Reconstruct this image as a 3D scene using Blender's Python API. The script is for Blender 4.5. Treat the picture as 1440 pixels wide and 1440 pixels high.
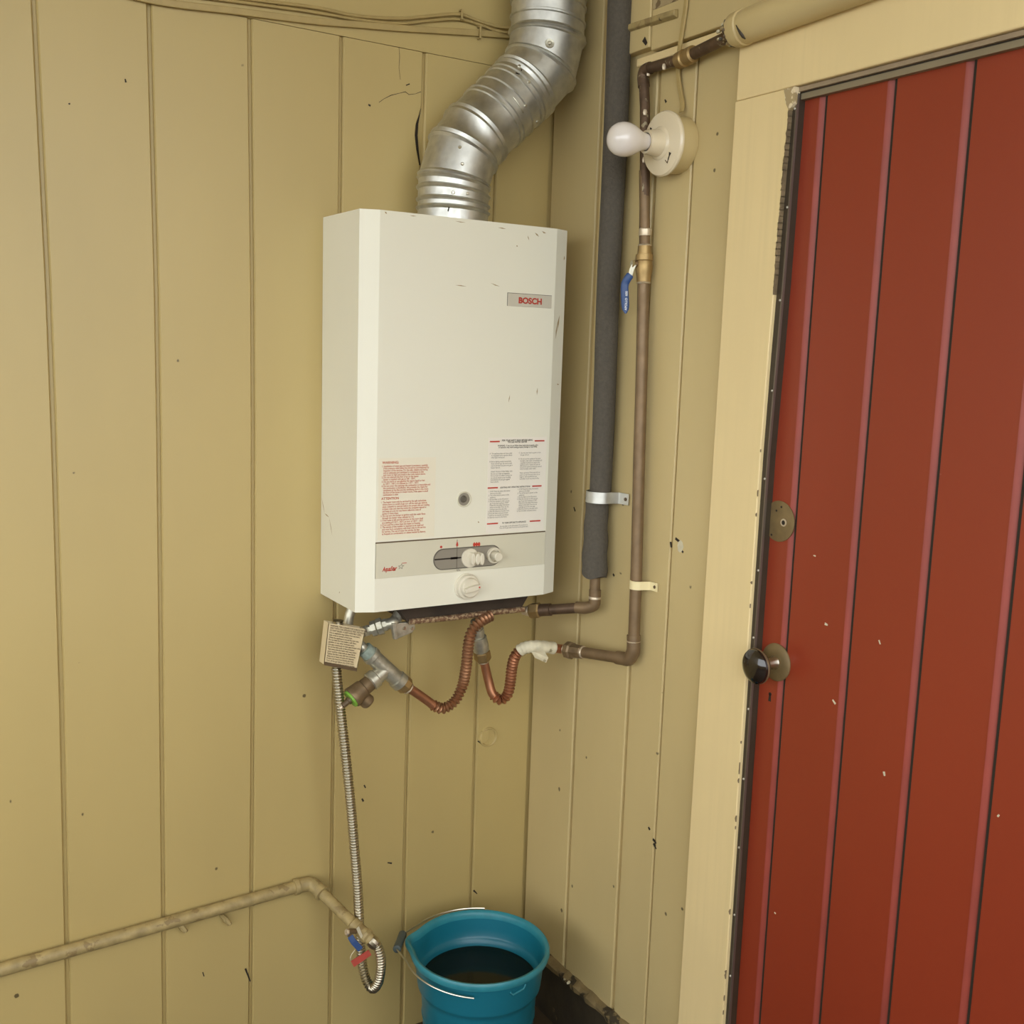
import bpy, bmesh, math, random
from mathutils import Vector as V, Matrix
random.seed(7)
for o in list(bpy.data.objects): bpy.data.objects.remove(o)
SC = bpy.context.scene
COL = SC.collection
# ------------------------------------------------------------------ camera, sky, exposure
# metres: back wall is the plane y=0, right wall the plane x=0, foot of the right wall boards z=0, floor a step lower
cd = bpy.data.cameras.new('camera'); cam = bpy.data.objects.new('camera', cd); COL.objects.link(cam)
cd.sensor_width = 36; cd.sensor_fit = 'HORIZONTAL'; cd.lens = 37.5756; cd.clip_start = .02
cam.matrix_world = Matrix.Translation((-1.33857, -2.04174, 1.40655)) @ Matrix(((0.851786, 0.048665, -0.521625), (-0.522858, 0.141440, -0.840604), (0.032871, 0.988750, 0.145921))).to_4x4()
SC.camera = cam
W = bpy.data.worlds.new('overcast_sky'); SC.world = W; W.use_nodes = True
wb = W.node_tree.nodes['Background']
wb.inputs[0].default_value = (.97, 1.0, 1.02, 1); wb.inputs[1].default_value = 1.0
SC.view_settings.view_transform = 'Standard'; SC.view_settings.look = 'None'
SC.view_settings.gamma = 1; SC.view_settings.use_curve_mapping = False
SC.view_settings.exposure = 1.92
PI = math.pi

# ------------------------------------------------------------------ materials
def srgb(r, g, b):
    f = lambda c: (c/255/12.92) if c/255 <= .04045 else ((c/255+.055)/1.055)**2.4
    return (f(r), f(g), f(b), 1)
def mat(name, col, rough=.5, metal=0, var=.0, vscale=6, speck=0, speckcol=(50, 38, 20), grain=0, bump=0, bscale=60,
        patch=None, patchcol=None, pscale=9, spec=.5, stretch=(1, 1, 1), coat=0, rvar=0):
    m = bpy.data.materials.new(name); m.use_nodes = True
    nt = m.node_tree; N = nt.nodes; L = nt.links
    b = N['Principled BSDF']; c = srgb(*col)
    b.inputs['Roughness'].default_value = rough; b.inputs['Metallic'].default_value = metal
    b.inputs['Specular IOR Level'].default_value = spec; b.inputs['Coat Weight'].default_value = coat
    b.inputs['Base Color'].default_value = c
    if not (var or speck or grain or bump or patch or rvar): return m
    tc = N.new('ShaderNodeTexCoord'); mp = N.new('ShaderNodeMapping'); mp.inputs['Scale'].default_value = stretch
    L.new(tc.outputs['Object'], mp.inputs['Vector'])
    def noise(sc, det=4, vec=mp):
        n = N.new('ShaderNodeTexNoise'); n.inputs['Scale'].default_value = sc; n.inputs['Detail'].default_value = det
        L.new(vec.outputs[0], n.inputs['Vector']); return n
    def ramp(src, lo, hi):
        r = N.new('ShaderNodeMapRange'); r.inputs['From Min'].default_value = lo; r.inputs['From Max'].default_value = hi
        L.new(src, r.inputs['Value']); return r
    def mix(fac, a, bb, mode='MIX'):
        x = N.new('ShaderNodeMix'); x.data_type = 'RGBA'; x.blend_type = mode
        L.new(fac, x.inputs[0])
        for s, v in ((x.inputs[6], a), (x.inputs[7], bb)):
            if isinstance(v, tuple): s.default_value = v
            else: L.new(v, s)
        return x.outputs[2]
    cur = c
    if var:
        n = noise(vscale)
        d = tuple(x*(1-var) for x in c[:3])+(1,); u = tuple(min(1, x*(1+var)) for x in c[:3])+(1,)
        cur = mix(ramp(n.outputs['Fac'], .3, .7).outputs[0], d, u)
    if grain:
        mg = N.new('ShaderNodeMapping'); mg.inputs['Scale'].default_value = (90, 90, 2.5); L.new(tc.outputs['Object'], mg.inputs['Vector'])
        n = noise(1, 3, mg); d = tuple(x*(1-grain) for x in c[:3])+(1,)
        cur = mix(ramp(n.outputs['Fac'], .45, .75).outputs[0], cur, d)
    if patch:
        n = noise(pscale, 8); cur = mix(ramp(n.outputs['Fac'], patch, patch+.04).outputs[0], cur, srgb(*patchcol))
    if speck:
        vo = N.new('ShaderNodeTexVoronoi'); vo.inputs['Scale'].default_value = 16; L.new(tc.outputs['Object'], vo.inputs['Vector'])
        wn = noise(90, 2)
        ad = N.new('ShaderNodeMath'); ad.operation = 'MULTIPLY_ADD'; ad.inputs[1].default_value = .16; 
        L.new(wn.outputs['Fac'], ad.inputs[0]); L.new(vo.outputs['Distance'], ad.inputs[2])
        r = ramp(ad.outputs[0], .15, .125)
        sep = N.new('ShaderNodeSeparateColor'); L.new(vo.outputs['Color'], sep.inputs[0])
        th = ramp(sep.outputs[0], 1-speck, 1-speck+.01)
        mu = N.new('ShaderNodeMath'); mu.operation = 'MULTIPLY'; L.new(r.outputs[0], mu.inputs[0]); L.new(th.outputs[0], mu.inputs[1])
        m2 = N.new('ShaderNodeMath'); m2.operation = 'MULTIPLY'; m2.inputs[1].default_value = .8; L.new(mu.outputs[0], m2.inputs[0])
        cur = mix(m2.outputs[0], cur, srgb(*speckcol))
    if not isinstance(cur, tuple): L.new(cur, b.inputs['Base Color'])
    if rvar:
        n = noise(vscale*1.7); r = ramp(n.outputs['Fac'], .3, .7)
        r.inputs['To Min'].default_value = rough-rvar; r.inputs['To Max'].default_value = rough+rvar
        L.new(r.outputs[0], b.inputs['Roughness'])
    if bump:
        n = noise(bscale, 3); bp = N.new('ShaderNodeBump'); bp.inputs['Strength'].default_value = bump; bp.inputs['Distance'].default_value = .002
        L.new(n.outputs['Fac'], bp.inputs['Height']); L.new(bp.outputs[0], b.inputs['Normal'])
    return m
M = {}
M['paint'] = mat('tan_wall_paint', (182, 161, 105), .42, var=.06, vscale=2.2, speck=.16, bump=.12, bscale=35, stretch=(1, 1, .45))
M['paint2'] = mat('tan_wall_paint_right', (196, 176, 126), .45, var=.07, vscale=3, speck=.13, bump=.12, bscale=35, stretch=(1, 1, .45))
M['cream'] = mat('cream_trim_paint', (227, 205, 153), .45, var=.04, vscale=5, grain=.025, speck=.05, bump=.1, bscale=50)
M['oldpaint'] = mat('worn_tan_paint', (160, 141, 94), .55, var=.2, vscale=55, patch=.57, patchcol=(136, 116, 75), pscale=38, speck=.4, bump=.35, bscale=120)
M['wirepaint'] = mat('painted_wire', (170, 148, 95), .5, var=.08, vscale=40)
M['peel'] = mat('peeling_paint', (168, 150, 112), .7, var=.12, vscale=20, patch=.52, patchcol=(110, 92, 62), pscale=40, bump=.5, bscale=80)
M['red'] = mat('red_door_paint', (137, 52, 29), .36, var=.06, vscale=3, speck=.05, speckcol=(200, 150, 130), bump=.08, bscale=40, stretch=(1, 1, .3))
M['bead'] = mat('pinkish_red_paint', (142, 60, 47), .5, var=.1, vscale=14)  # bead colour, a little pinker than the door planks
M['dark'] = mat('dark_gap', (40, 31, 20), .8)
M['strip'] = mat('weatherstrip_dark', (58, 49, 37), .45, var=.12, vscale=30)
M['stripedge'] = mat('weatherstrip_edge', (120, 110, 102), .3, metal=.6)
M['lip'] = mat('greyed_wood', (150, 132, 106), .6, var=.12, vscale=30)
M['olive'] = mat('olive_strip', (132, 120, 95), .5, var=.08, vscale=14)
M['chip'] = mat('bare_wood_chip', (126, 108, 80), .8, var=.3, vscale=60)
M['rawwood'] = mat('chipped_wood', (170, 150, 110), .8, patch=.5, patchcol=(225, 210, 175), pscale=60, bump=.5)
M['floor'] = mat('dark_floor', (66, 54, 36), .6, var=.2, vscale=12, speck=.1, speckcol=(140, 125, 95), bump=.2)
M['darkwood'] = mat('dark_foundation_board', (52, 43, 27), .8, var=.3, vscale=16, patch=.66, patchcol=(112, 96, 66), pscale=14, bump=.5, bscale=60)
M['soil'] = mat('grimy_wood', (122, 104, 68), .8, var=.25, vscale=26, patch=.56, patchcol=(60, 50, 32), pscale=30, bump=.8, bscale=80)
M['ceil'] = mat('porch_ceiling', (200, 186, 142), .6, var=.05)
M['ground'] = mat('concrete', (100, 98, 88), .8, var=.1, vscale=3)
M['white'] = mat('enamel_white', (228, 225, 206), .42, var=.012, vscale=4, speck=.05, speckcol=(150, 130, 90), spec=.35)
M['scuff'] = mat('scuffed_enamel', (158, 136, 92), .6)
M['grey'] = mat('panel_grey', (208, 203, 180), .4, var=.02, speck=.03)
M['midgrey'] = mat('recess_grey', (140, 134, 120), .4)
M['knob'] = mat('knob_plastic', (216, 209, 188), .35)
M['badge'] = mat('badge_grey', (196, 190, 172), .4)
M['redink'] = mat('red_ink', (186, 58, 40), .6)
M['redink2'] = mat('faint_red_ink', (190, 104, 76), .6)
M['blackink'] = mat('dark_ink', (96, 90, 78), .6)
M['label'] = mat('label_paper', (232, 226, 212), .45)
M['labelclear'] = mat('label_cream', (229, 222, 199), .4)
M['galv'] = mat('galvanised_sheet', (205, 205, 198), .46, metal=1, var=.13, vscale=45, rvar=.07, bump=.05, bscale=25)
M['galvdark'] = mat('galvanised_fitting', (182, 178, 160), .38, metal=.7, var=.22, vscale=60, bump=.3, bscale=150)
M['teal'] = mat('corroded_green', (150, 164, 152), .6, metal=.3, var=.2, vscale=80)
M['steel'] = mat('corrugated_steel', (176, 168, 148), .3, metal=1, var=.08, vscale=40)
M['copper'] = mat('copper_dull', (124, 102, 74), .48, metal=.4, var=.16, vscale=30, rvar=.08)
M['copperb'] = mat('copper_bright', (172, 120, 88), .36, metal=.75, var=.14, vscale=45)
M['copperflex'] = mat('copper_flex', (158, 116, 84), .4, metal=.65, var=.18, vscale=50)
M['copperold'] = mat('copper_tarnished', (98, 78, 60), .5, metal=.55, var=.25, vscale=50, patch=.64, patchcol=(150, 140, 112), pscale=60)
M['brass'] = mat('brass', (164, 138, 92), .44, metal=.75, var=.14, vscale=60)
M['brassdull'] = mat('brass_dull', (124, 104, 76), .5, metal=.5, var=.2, vscale=70, bump=.2)
M['solder'] = mat('solder', (205, 190, 165), .4, metal=.6)
M['rust'] = mat('rusty_steel', (58, 46, 34), .7, metal=.2, var=.3, vscale=14, patch=.6, patchcol=(120, 72, 44), pscale=10, bump=.3)
M['rustpipe'] = mat('rusty_copper', (122, 92, 68), .6, metal=.4, var=.3, vscale=60, patch=.5, patchcol=(176, 152, 118), pscale=160, bump=.4)
M['foam'] = mat('foam_grey', (82, 76, 66), .9, var=.14, vscale=160, bump=.6, bscale=320)
M['porcelain'] = mat('porcelain', (222, 208, 178), .2, var=.02, coat=.3)
M['bulb'] = mat('opal_glass', (226, 219, 212), .12, coat=.5)
M['blue'] = mat('blue_vinyl', (42, 72, 122), .4)
M['whiteink'] = mat('white_ink', (220, 225, 230), .5)
M['tagred'] = mat('red_tag', (186, 80, 68), .5, var=.08, vscale=60)
M['tagpaper'] = mat('tag_paper', (214, 196, 156), .4)
M['tagedge'] = mat('tag_edge', (92, 74, 50), .5)
M['tape'] = mat('teflon_tape', (206, 198, 170), .55, var=.16, vscale=50, patch=.6, patchcol=(150, 142, 112), pscale=40)
M['clip'] = mat('cream_clip', (232, 218, 170), .4)
M['tealplastic'] = mat('teal_plastic', (20, 105, 124), .36, var=.03, vscale=8)
M['tealrim'] = mat('teal_plastic_scuffed', (44, 128, 142), .4, var=.1, vscale=40)
M['greyplastic'] = mat('grip_grey', (74, 84, 82), .5)
M['wire'] = mat('wire_steel', (210, 206, 190), .28, metal=1)
M['bakelite'] = mat('black_knob', (30, 22, 18), .12, coat=.6)
M['plate'] = mat('old_bronze_plate', (122, 102, 66), .55, metal=.2, var=.16, vscale=40)
M['water'] = mat('dark_green_disc', (22, 28, 20), .1, spec=.2)  # smooth dark green disc inside the bucket
M['green'] = mat('green_ring', (120, 170, 60), .5)
M['nail'] = mat('nail_steel', (190, 186, 176), .4, metal=.8)

# ------------------------------------------------------------------ geometry helpers
def worldloc(o):
    p = V((0, 0, 0))
    while o: p += V(o.location); o = o.parent
    return p
def frame(d):
    d = V(d).normalized(); a = V((0, 0, 1)) if abs(d.z) < .9 else V((1, 0, 0))
    u = d.cross(a).normalized(); return u, d.cross(u).normalized(), d
class MB:
    def __init__(s): s.v = []; s.f = []
    def add(s, vs, fs):
        n = len(s.v); s.v += [V(p) for p in vs]; s.f += [tuple(i+n for i in f) for f in fs]; return s
    def box(s, a, b):
        x0, x1 = sorted((a[0], b[0])); y0, y1 = sorted((a[1], b[1])); z0, z1 = sorted((a[2], b[2]))
        return s.add([(x, y, z) for x in (x0, x1) for y in (y0, y1) for z in (z0, z1)],
                     [(0, 1, 3, 2), (4, 6, 7, 5), (0, 4, 5, 1), (2, 3, 7, 6), (0, 2, 6, 4), (1, 5, 7, 3)])
    def loft(s, rings, cap=True, closed=False):
        n = len(rings[0]); vs = [p for r in rings for p in r]; fs = []
        m = len(rings)
        for i in range(m if closed else m-1):
            k = (i+1) % m
            for j in range(n): fs.append((i*n+j, i*n+(j+1) % n, k*n+(j+1) % n, k*n+j))
        if cap and not closed: fs += [tuple(range(n))[::-1], tuple(range((m-1)*n, m*n))]
        return s.add(vs, fs)
    def lathe(s, o, d, prof, n=24, cap=True, ph=0):            # prof: (distance along d, radius)
        u, w, d = frame(d); o = V(o)
        return s.loft([[o+d*t+(u*math.cos(2*PI*j/n+ph)+w*math.sin(2*PI*j/n+ph))*r for j in range(n)] for t, r in prof], cap)
    def tube(s, path, r, n=12, cap=True, squash=None):
        P = [V(p) for p in path]; rings = []; T = [(P[min(i+1, len(P)-1)]-P[max(i-1, 0)]).normalized() for i in range(len(P))]
        u = frame(T[0])[0]
        for i, p in enumerate(P):
            u = (u-T[i]*u.dot(T[i])).normalized(); w = T[i].cross(u)
            rr = r[i] if isinstance(r, list) else r
            rings.append([p+(u*math.cos(2*PI*j/n)+w*math.sin(2*PI*j/n))*rr for j in range(n)])
        return s.loft(rings, cap)
    def strip(s, path, nrm, w, t):                                  # flat band: width w across, thickness t along nrm
        P = [V(p) for p in path]; nr = V(nrm).normalized(); rings = []
        for i, p in enumerate(P):
            T = (P[min(i+1, len(P)-1)]-P[max(i-1, 0)]).normalized(); a = T.cross(nr).normalized()*w/2
            rings.append([p-a, p+a, p+a+nr*t, p-a+nr*t])
        return s.loft(rings)
    def sphere(s, c, r, n=16, sx=(1, 1, 1)):
        rings = []
        for i in range(1, n//2):
            a = PI*i/(n//2); rings.append([V(c)+V((r*math.sin(a)*math.cos(2*PI*j/n)*sx[0], r*math.sin(a)*math.sin(2*PI*j/n)*sx[1], r*math.cos(a)*sx[2])) for j in range(n)])
        return s.loft(rings)
    def prism(s, poly, ext):                                        # poly in space, extruded by ext
        e = V(ext); return s.loft([[V(p) for p in poly], [V(p)+e for p in poly]])
    def build(s, name, m, parent=None, smooth=35, bevel=0, kind=None):
        me = bpy.data.meshes.new(name); o = bpy.data.objects.new(name, me); COL.objects.link(o)
        off = worldloc(parent) if parent else V((0, 0, 0))
        me.from_pydata([v-off for v in s.v], [], s.f)
        bm = bmesh.new(); bm.from_mesh(me); bmesh.ops.recalc_face_normals(bm, faces=bm.faces); bm.to_mesh(me); bm.free()
        me.materials.append(M[m])
        if smooth:
            me.shade_smooth(); me.set_sharp_from_angle(angle=math.radians(smooth))
        if parent: o.parent = parent
        if bevel:
            b = o.modifiers.new('bevel', 'BEVEL'); b.width = bevel; b.segments = 2; b.limit_method = 'ANGLE'; b.angle_limit = math.radians(40)
        if kind: o['kind'] = kind
        return o
def spline(P, k=8):
    P = [V(p) for p in P]; Q = [P[0]*2-P[1]]+P+[P[-1]*2-P[-2]]; out = []
    for i in range(1, len(Q)-2):
        a, b, c, d = Q[i-1:i+3]
        for j in range(k):
            t = j/k; out.append(.5*((2*b)+(c-a)*t+(2*a-5*b+4*c-d)*t*t+(3*b-a-3*c+d)*t**3))
    out.append(P[-1]); return out
def resample(P, step):
    P = [V(p) for p in P]; out = [P[0].copy()]; acc = 0; cur = P[0].copy()
    for q in P[1:]:
        while (q-cur).length+acc >= step:
            cur = cur+(q-cur).normalized()*(step-acc); acc = 0; out.append(cur.copy())
        acc += (q-cur).length; cur = q.copy()
    return out
def corrugated(path, r, pitch, amp, plain=(0, 0)):
    P = resample(path, pitch/4); n = len(P); rr = []
    for i in range(n):
        f = i/(n-1); rr.append(r if f < plain[0] or f > 1-plain[1] else r+amp*(1, .3, -1, .3)[i % 4])
    return P, rr
def hexnut(o, d, r, l): 
    return MB().lathe(o, d, [(0, r*.88), (l*.12, r), (l*.88, r), (l, r*.88)], 6)
def thing(name, label, cat, loc=(0, 0, 0), group=None):
    o = bpy.data.objects.new(name, None); COL.objects.link(o); o.location = loc; o.empty_display_size = .05
    o['label'] = label; o['category'] = cat
    if group: o['group'] = group
    return o
def tag(o, label, cat, group=None):
    o['label'] = label; o['category'] = cat
    if group: o['group'] = group
    return o
def struct(o): o['kind'] = 'structure'; return o
def text(name, body, m, parent, loc, size, align='LEFT', rot=(PI/2, 0, 0), sx=1, bold=0, shear=0, space=1, ext=0, mx=None, fat=0):
    c = bpy.data.curves.new(name, 'FONT'); c.body = body; c.size = size; c.align_x = align; c.offset = bold; c.shear = shear
    c.space_line = space; c.extrude = ext; c.bevel_depth = fat; c.bevel_resolution = 0
    c.materials.append(M[m]); t = bpy.data.objects.new(name, c); COL.objects.link(t)
    dg = bpy.context.evaluated_depsgraph_get(); dg.update()
    me = bpy.data.meshes.new_from_object(t.evaluated_get(dg)); bpy.data.objects.remove(t); bpy.data.curves.remove(c)
    o = bpy.data.objects.new(name, me); COL.objects.link(o)
    R3 = mx if mx else __import__('mathutils').Euler(rot).to_matrix()
    base = V(loc)-(worldloc(parent) if parent else V((0, 0, 0)))
    for v in me.vertices: v.co = R3 @ V((v.co.x*sx, v.co.y, v.co.z)) + base
    if parent: o.parent = parent
    return o
def lerp(tab, z):
    tab = sorted(tab)
    if z <= tab[0][0]: 
        (a, b), (c, d) = tab[0], tab[1]
    elif z >= tab[-1][0]: (a, b), (c, d) = tab[-2], tab[-1]
    else:
        for (a, b), (c, d) in zip(tab, tab[1:]):
            if a <= z <= c: break
    return b+(d-b)*(z-a)/(c-a)

# ------------------------------------------------------------------ setting
ZC = 2.68; ZF = -.143                                               # ceiling and floor height
struct(MB().box((-4.6, -3.2, ZF-.1), (.15, .12, ZF)).build('floor', 'floor', smooth=0))
struct(MB().box((-4.6, -2.7, ZC), (.15, .15, ZC+.1)).build('ceiling', 'ceil', smooth=0))
struct(MB().box((-14, -14, ZF-.3), (9, 9, ZF-.1)).build('ground', 'ground', smooth=0))

# unseen low walls added on the two open sides to block low light
struct(MB().box((-4.6, -2.7, ZF), (.15, -2.6, .72)).build('wall_blocker_front', 'paint2', smooth=0))
struct(MB().box((-4.6, -2.6, ZF), (-4.5, .008, .72)).build('wall_blocker_left', 'paint2', smooth=0))
# back wall: backing boards, then one tongue-and-groove plank after another, slightly bowed
wall_back = struct(MB().box((-4.6, .008, ZF), (.12, .1, ZC)).build('wall_back', 'paint', smooth=0))
BT = 2.004
joints = [[(0, -1.2), (2, -1.24)],
          [(-1.0389, 0.0000, 0.1001)[::-2], (-1.0337, 0.0000, 0.7275)[::-2], (-1.0344, 0.0000, 1.4024)[::-2], (-1.0452, 0.0000, 1.9661)[::-2]],
          [(-0.8582, 0.0000, 0.0414)[::-2], (-0.8543, 0.0000, 0.7003)[::-2], (-0.8507, 0.0000, 1.4087)[::-2], (-0.8574, 0.0000, 1.9959)[::-2]],
          [(-0.6801, 0.0000, 0.0490)[::-2], (-0.6729, 0.0000, 0.6728)[::-2], (-0.6711, 0.0000, 1.4148)[::-2], (-0.6764, 0.0000, 1.9990)[::-2]],
          [(-0.5018, 0.0000, -0.0744)[::-2], (-0.4983, 0.0000, 0.6463)[::-2], (-0.4943, 0.0000, 1.6852)[::-2], (-0.4947, 0.0000, 2.0058)[::-2]],
          [(-0.3245, 0.0000, -0.0608)[::-2], (-0.3250, 0.0000, 0.3206)[::-2], (-0.3228, 0.0000, 0.6847)[::-2], (-0.3153, 0.0000, 2.0029)[::-2]],
          [(-0.1500, 0.0000, 0.1220)[::-2], (-0.1493, 0.0000, 0.2819)[::-2], (-0.1506, 0.0000, 0.6780)[::-2], (-0.1439, 0.0000, 1.7194)[::-2]],
          [(0, -.004), (2, -.004)]]
for i in range(18): joints.insert(0, [(0, -1.2-.18*(i+1)), (2, -1.24-.18*(i+1))])
GW = .0062
def plank_back(jl, jr, notch=None, gl=GW, gr=GW):
    zs = sorted({ZF, 0, .25, .5, .75, 1, 1.25, 1.5, 1.75, BT} | ({z for z, d in notch} if notch else set())); rings = []
    for z in zs:
        l = lerp(jl, z)+gl/2; r = lerp(jr, z)-gr/2
        if notch:
            for zz, dd in notch:
                if zz == z: r -= dd
        rings.append([(l, .0095, z), (l, .004, z), (l+.0028, 0, z), (r-.0028, 0, z), (r, .004, z), (r, .0095, z)])
    return MB().loft(rings).build('plank', 'paint', wall_back, smooth=0)
NOTCH = [(1.78, 0), (1.795, .004), (1.815, .009), (1.842, .013), (1.865, .011), (1.885, .004), (1.90, 0)]
for i in range(len(joints)-1):
    last = i == len(joints)-2
    plank_back(joints[i], joints[i+1], NOTCH if abs(lerp(joints[i+1], 1.8)+.32) < .03 else None, gr=0 if last else GW)
# dark void seen through the split edge of that plank
MB().loft([[(x-.002, .0040, z), (x+w_, .0046, z), (x+w_, .0085, z), (x-.002, .0085, z)] for x, w_, z in ((-.3185, .0005, 1.785), (-.3265, .0042, 1.812), (-.3310, .0052, 1.842), (-.3290, .0045, 1.866), (-.3195, .0005, 1.896))]).build('split_gap', 'dark', wall_back, 0)
# cracks in the paint at the top of the planks
def crack(pts, w=.0016, nrm=(0, -1, 0), par=wall_back):
    P = [V(p) for p in pts]; n = V(nrm); rings = []
    for i, p in enumerate(P):
        T = (P[min(i+1, len(P)-1)]-P[max(i-1, 0)]).normalized(); a = T.cross(n)*(w/2*random.uniform(.4, 1.1))
        rings.append([p-a-n*.0006, p+a-n*.0006, p+a+n*.0004, p-a+n*.0004])
    return MB().loft(rings).build('crack', 'dark', par, 0)
crack([(-0.4148, 0.0000, 1.8935), (-0.4041, 0.0000, 1.9018), (-0.3887, 0.0000, 1.9109), (-0.3700, 0.0000, 1.9177), (-0.3574, 0.0000, 1.9223), (-0.3494, 0.0000, 1.9180), (-0.3351, 0.0000, 1.9215), (-0.3224, 0.0000, 1.9276)])
crack([(-0.3732, 0.0000, 2.0054), (-0.3713, 0.0000, 1.9868), (-0.3725, 0.0000, 1.9663), (-0.3689, 0.0000, 1.9438)], .001)
for a, b in (((-0.4377, 0.0000, 1.8861), (-0.4331, 0.0000, 1.8841)), ((-0.3561, 0.0000, 1.9348), (-0.3482, 0.0000, 1.9388)), ((-0.4320, 0.0000, 0.4379), (-0.4285, 0.0000, 0.4307)), ((-0.4274, 0.0000, 0.4680), (-0.4239, 0.0000, 0.4608)), ((-0.1433, 0.0000, 0.1526), (-0.1333, 0.0000, 0.1411)), ((-0.6921, 0.0000, 0.1141), (-0.6816, 0.0000, 0.0819)), ((-0.7812, 0.0000, 0.1323), (-0.7784, 0.0000, 0.1220)), ((-0.3680, 0.0000, 0.2746), (-0.3574, 0.0000, 0.2704)), ((-0.9009, 0.0000, 1.8626), (-0.8998, 0.0000, 1.8568)), ((-0.9947, 0.0000, 1.8083), (-0.9936, 0.0000, 1.8061))):
    crack([a, b], .004)
# plugged round hole below the heater
hp = MB(); c0 = V((-0.1172, 0.0000, 0.5267))
hp.lathe(c0+V((0, .001, 0)), (0, -1, 0), [(0, .0235), (.0045, .0228), (.0060, .0212), (.0050, .0195), (.0016, .0180), (.0012, .001)], 28)
hp.build('hole_plug', 'paint', wall_back)
MB().prism([c0+V((-.020, 0, .016)), c0+V((-.001, 0, .019)), c0+V((.001, 0, -.002)), c0+V((-.008, 0, -.012)), c0+V((-.019, 0, -.010))], (0, -.0052, 0)).build('plug_filler', 'paint', wall_back, 0, bevel=.001)
crack([(-0.1437, 0.0000, 0.5207), (-0.1339, 0.0000, 0.5122), (-0.1204, 0.0000, 0.5065), (-0.1089, 0.0000, 0.5080), (-0.0995, 0.0000, 0.5151)], .004)
crack([(-0.1199, 0.0000, 0.5477), (-0.1193, 0.0000, 0.5304), (-0.1247, 0.0000, 0.5210)], .0016)
# fascia above the planks
struct(MB().box((-4.6, -.0014, BT+.0008), (-.0006, .009, ZC)).build('trim_1', 'paint', smooth=0))

# right wall
wall_right = struct(MB().box((.009, .008, ZF), (.12, -.60, ZC)).box((.009, -1.62, ZF), (.12, -2.6, ZC)).box((.009, -.60, 2.0), (.12, -1.62, ZC)).build('wall_right', 'paint2', smooth=0))
def plank_right(y0, y1, z1=2.0, g0=.007, g1=.007):                 # y0 nearer the corner
    a, b = y0-g0/2, y1+g1/2; rings = []
    for z in (0, .5, 1, 1.5, z1):
        rings.append([(.0095, a, z), (.006, a, z), (0, a-.005, z), (0, b+.002, z), (.003, b, z), (.0095, b, z)])
    return MB().loft(rings).build('plank', 'paint2', wall_right, smooth=0)
ys = [-.0005, -.177, -.362, -.4705, -.61]
for i, (a, b) in enumerate(zip(ys, ys[1:])):
    plank_right(a, b, ZC if i < 2 else 1.982, 0 if i == 0 else (.0025 if i == 3 else .008), .0025 if i == 2 else .008)
y = -1.66
while y > -2.5: plank_right(y, y-.18); y -= .18
# chipped holes and stains on the right wall
for P in ([(0.0000, -0.4704, 1.0574), (0.0000, -0.4735, 1.0467)], [(0.0000, -0.4844, 1.0667), (0.0000, -0.4996, 1.0609)], [(0.0000, -0.4963, 1.0506), (0.0000, -0.5093, 1.0432)], [(0.0000, -0.4511, 0.4655), (-0.0000, -0.4560, 0.4614)], [(0.0000, -0.4664, 0.4459), (0.0000, -0.4780, 0.4417)], [(0.0000, -0.4693, 0.4380), (0.0000, -0.4790, 0.4300)], [(0.0000, -0.2928, 0.9597), (0.0000, -0.2980, 0.9562)], [(0.0000, -0.1411, 1.0798), (0.0000, -0.1471, 1.0712)], [(0.0000, -0.3835, 1.8923), (-0.0000, -0.3882, 1.8864)]):
    crack(P, .0055, (-1, 0, 0), wall_right)
mb = MB(); c = V((0.0000, -0.5001, 1.0541)); mb.prism([c+V((0, random.uniform(.7, 1.2)*.008*math.cos(a*PI/4), random.uniform(.7, 1.2)*.012*math.sin(a*PI/4))) for a in range(8)], (-.0005, 0, 0)).build('chip', 'tape', wall_right, 0)

# wall plate beam along the top of the right wall, corner post and ledge
struct(MB().box((-.016, -.353, 1.984), (.009, -2.6, ZC)).build('trim_2', 'paint2', smooth=0, bevel=.002))
post = struct(MB().box((-.020, -.240, 1.99), (.009, -.352, ZC)).build('trim_3', 'paint2', smooth=0, bevel=.002))
crack([(-0.0210, -0.3362, 2.0076), (-0.0210, -0.3457, 1.9965)], .010, (-1, 0, 0), post)
struct(MB().prism([(-.016, -.245, 2.048), (-.027, -.245, 2.045), (-.028, -.245, 2.035), (-.016, -.245, 2.031)], (0, -.185, -.007)).build('trim_4', 'oldpaint', smooth=0, bevel=.002))
struct(MB().box((-.0172, -.355, 2.056), (-.010, -.60, 2.30)).build('trim_5', 'peel', smooth=0))
struct(MB().box((-.0075, -.30, 1.966), (.002, -.60, 1.981)).build('trim_6', 'cream', smooth=0, bevel=.002))

# door opening: casings, strips, door leaf
CI, CO, DX = -.716, -.594, .004                                     # casing inner / outer edge, door face
CZ = [(ZF, -.7157), (.8, -.7147), (1.25, -.7145), (1.42, -.7172), (1.54, -.7205), (1.70, -.7238), (1.848, -.7290)]      # worn, slightly bowed edge
SZ = [(ZF, -.7255), (.8, -.7253), (1.25, -.7272), (1.42, -.7320), (1.54, -.7350), (1.70, -.7368), (1.848, -.7385)]
casing = struct(MB().loft([[(-.02, CO-.005*max(0, z)/1.848, z), (-.02, y, z), (.01, y, z), (.01, CO-.005*max(0, z)/1.848, z)] for z, y in CZ]).build('trim_7', 'cream', smooth=0, bevel=.0018))
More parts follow.
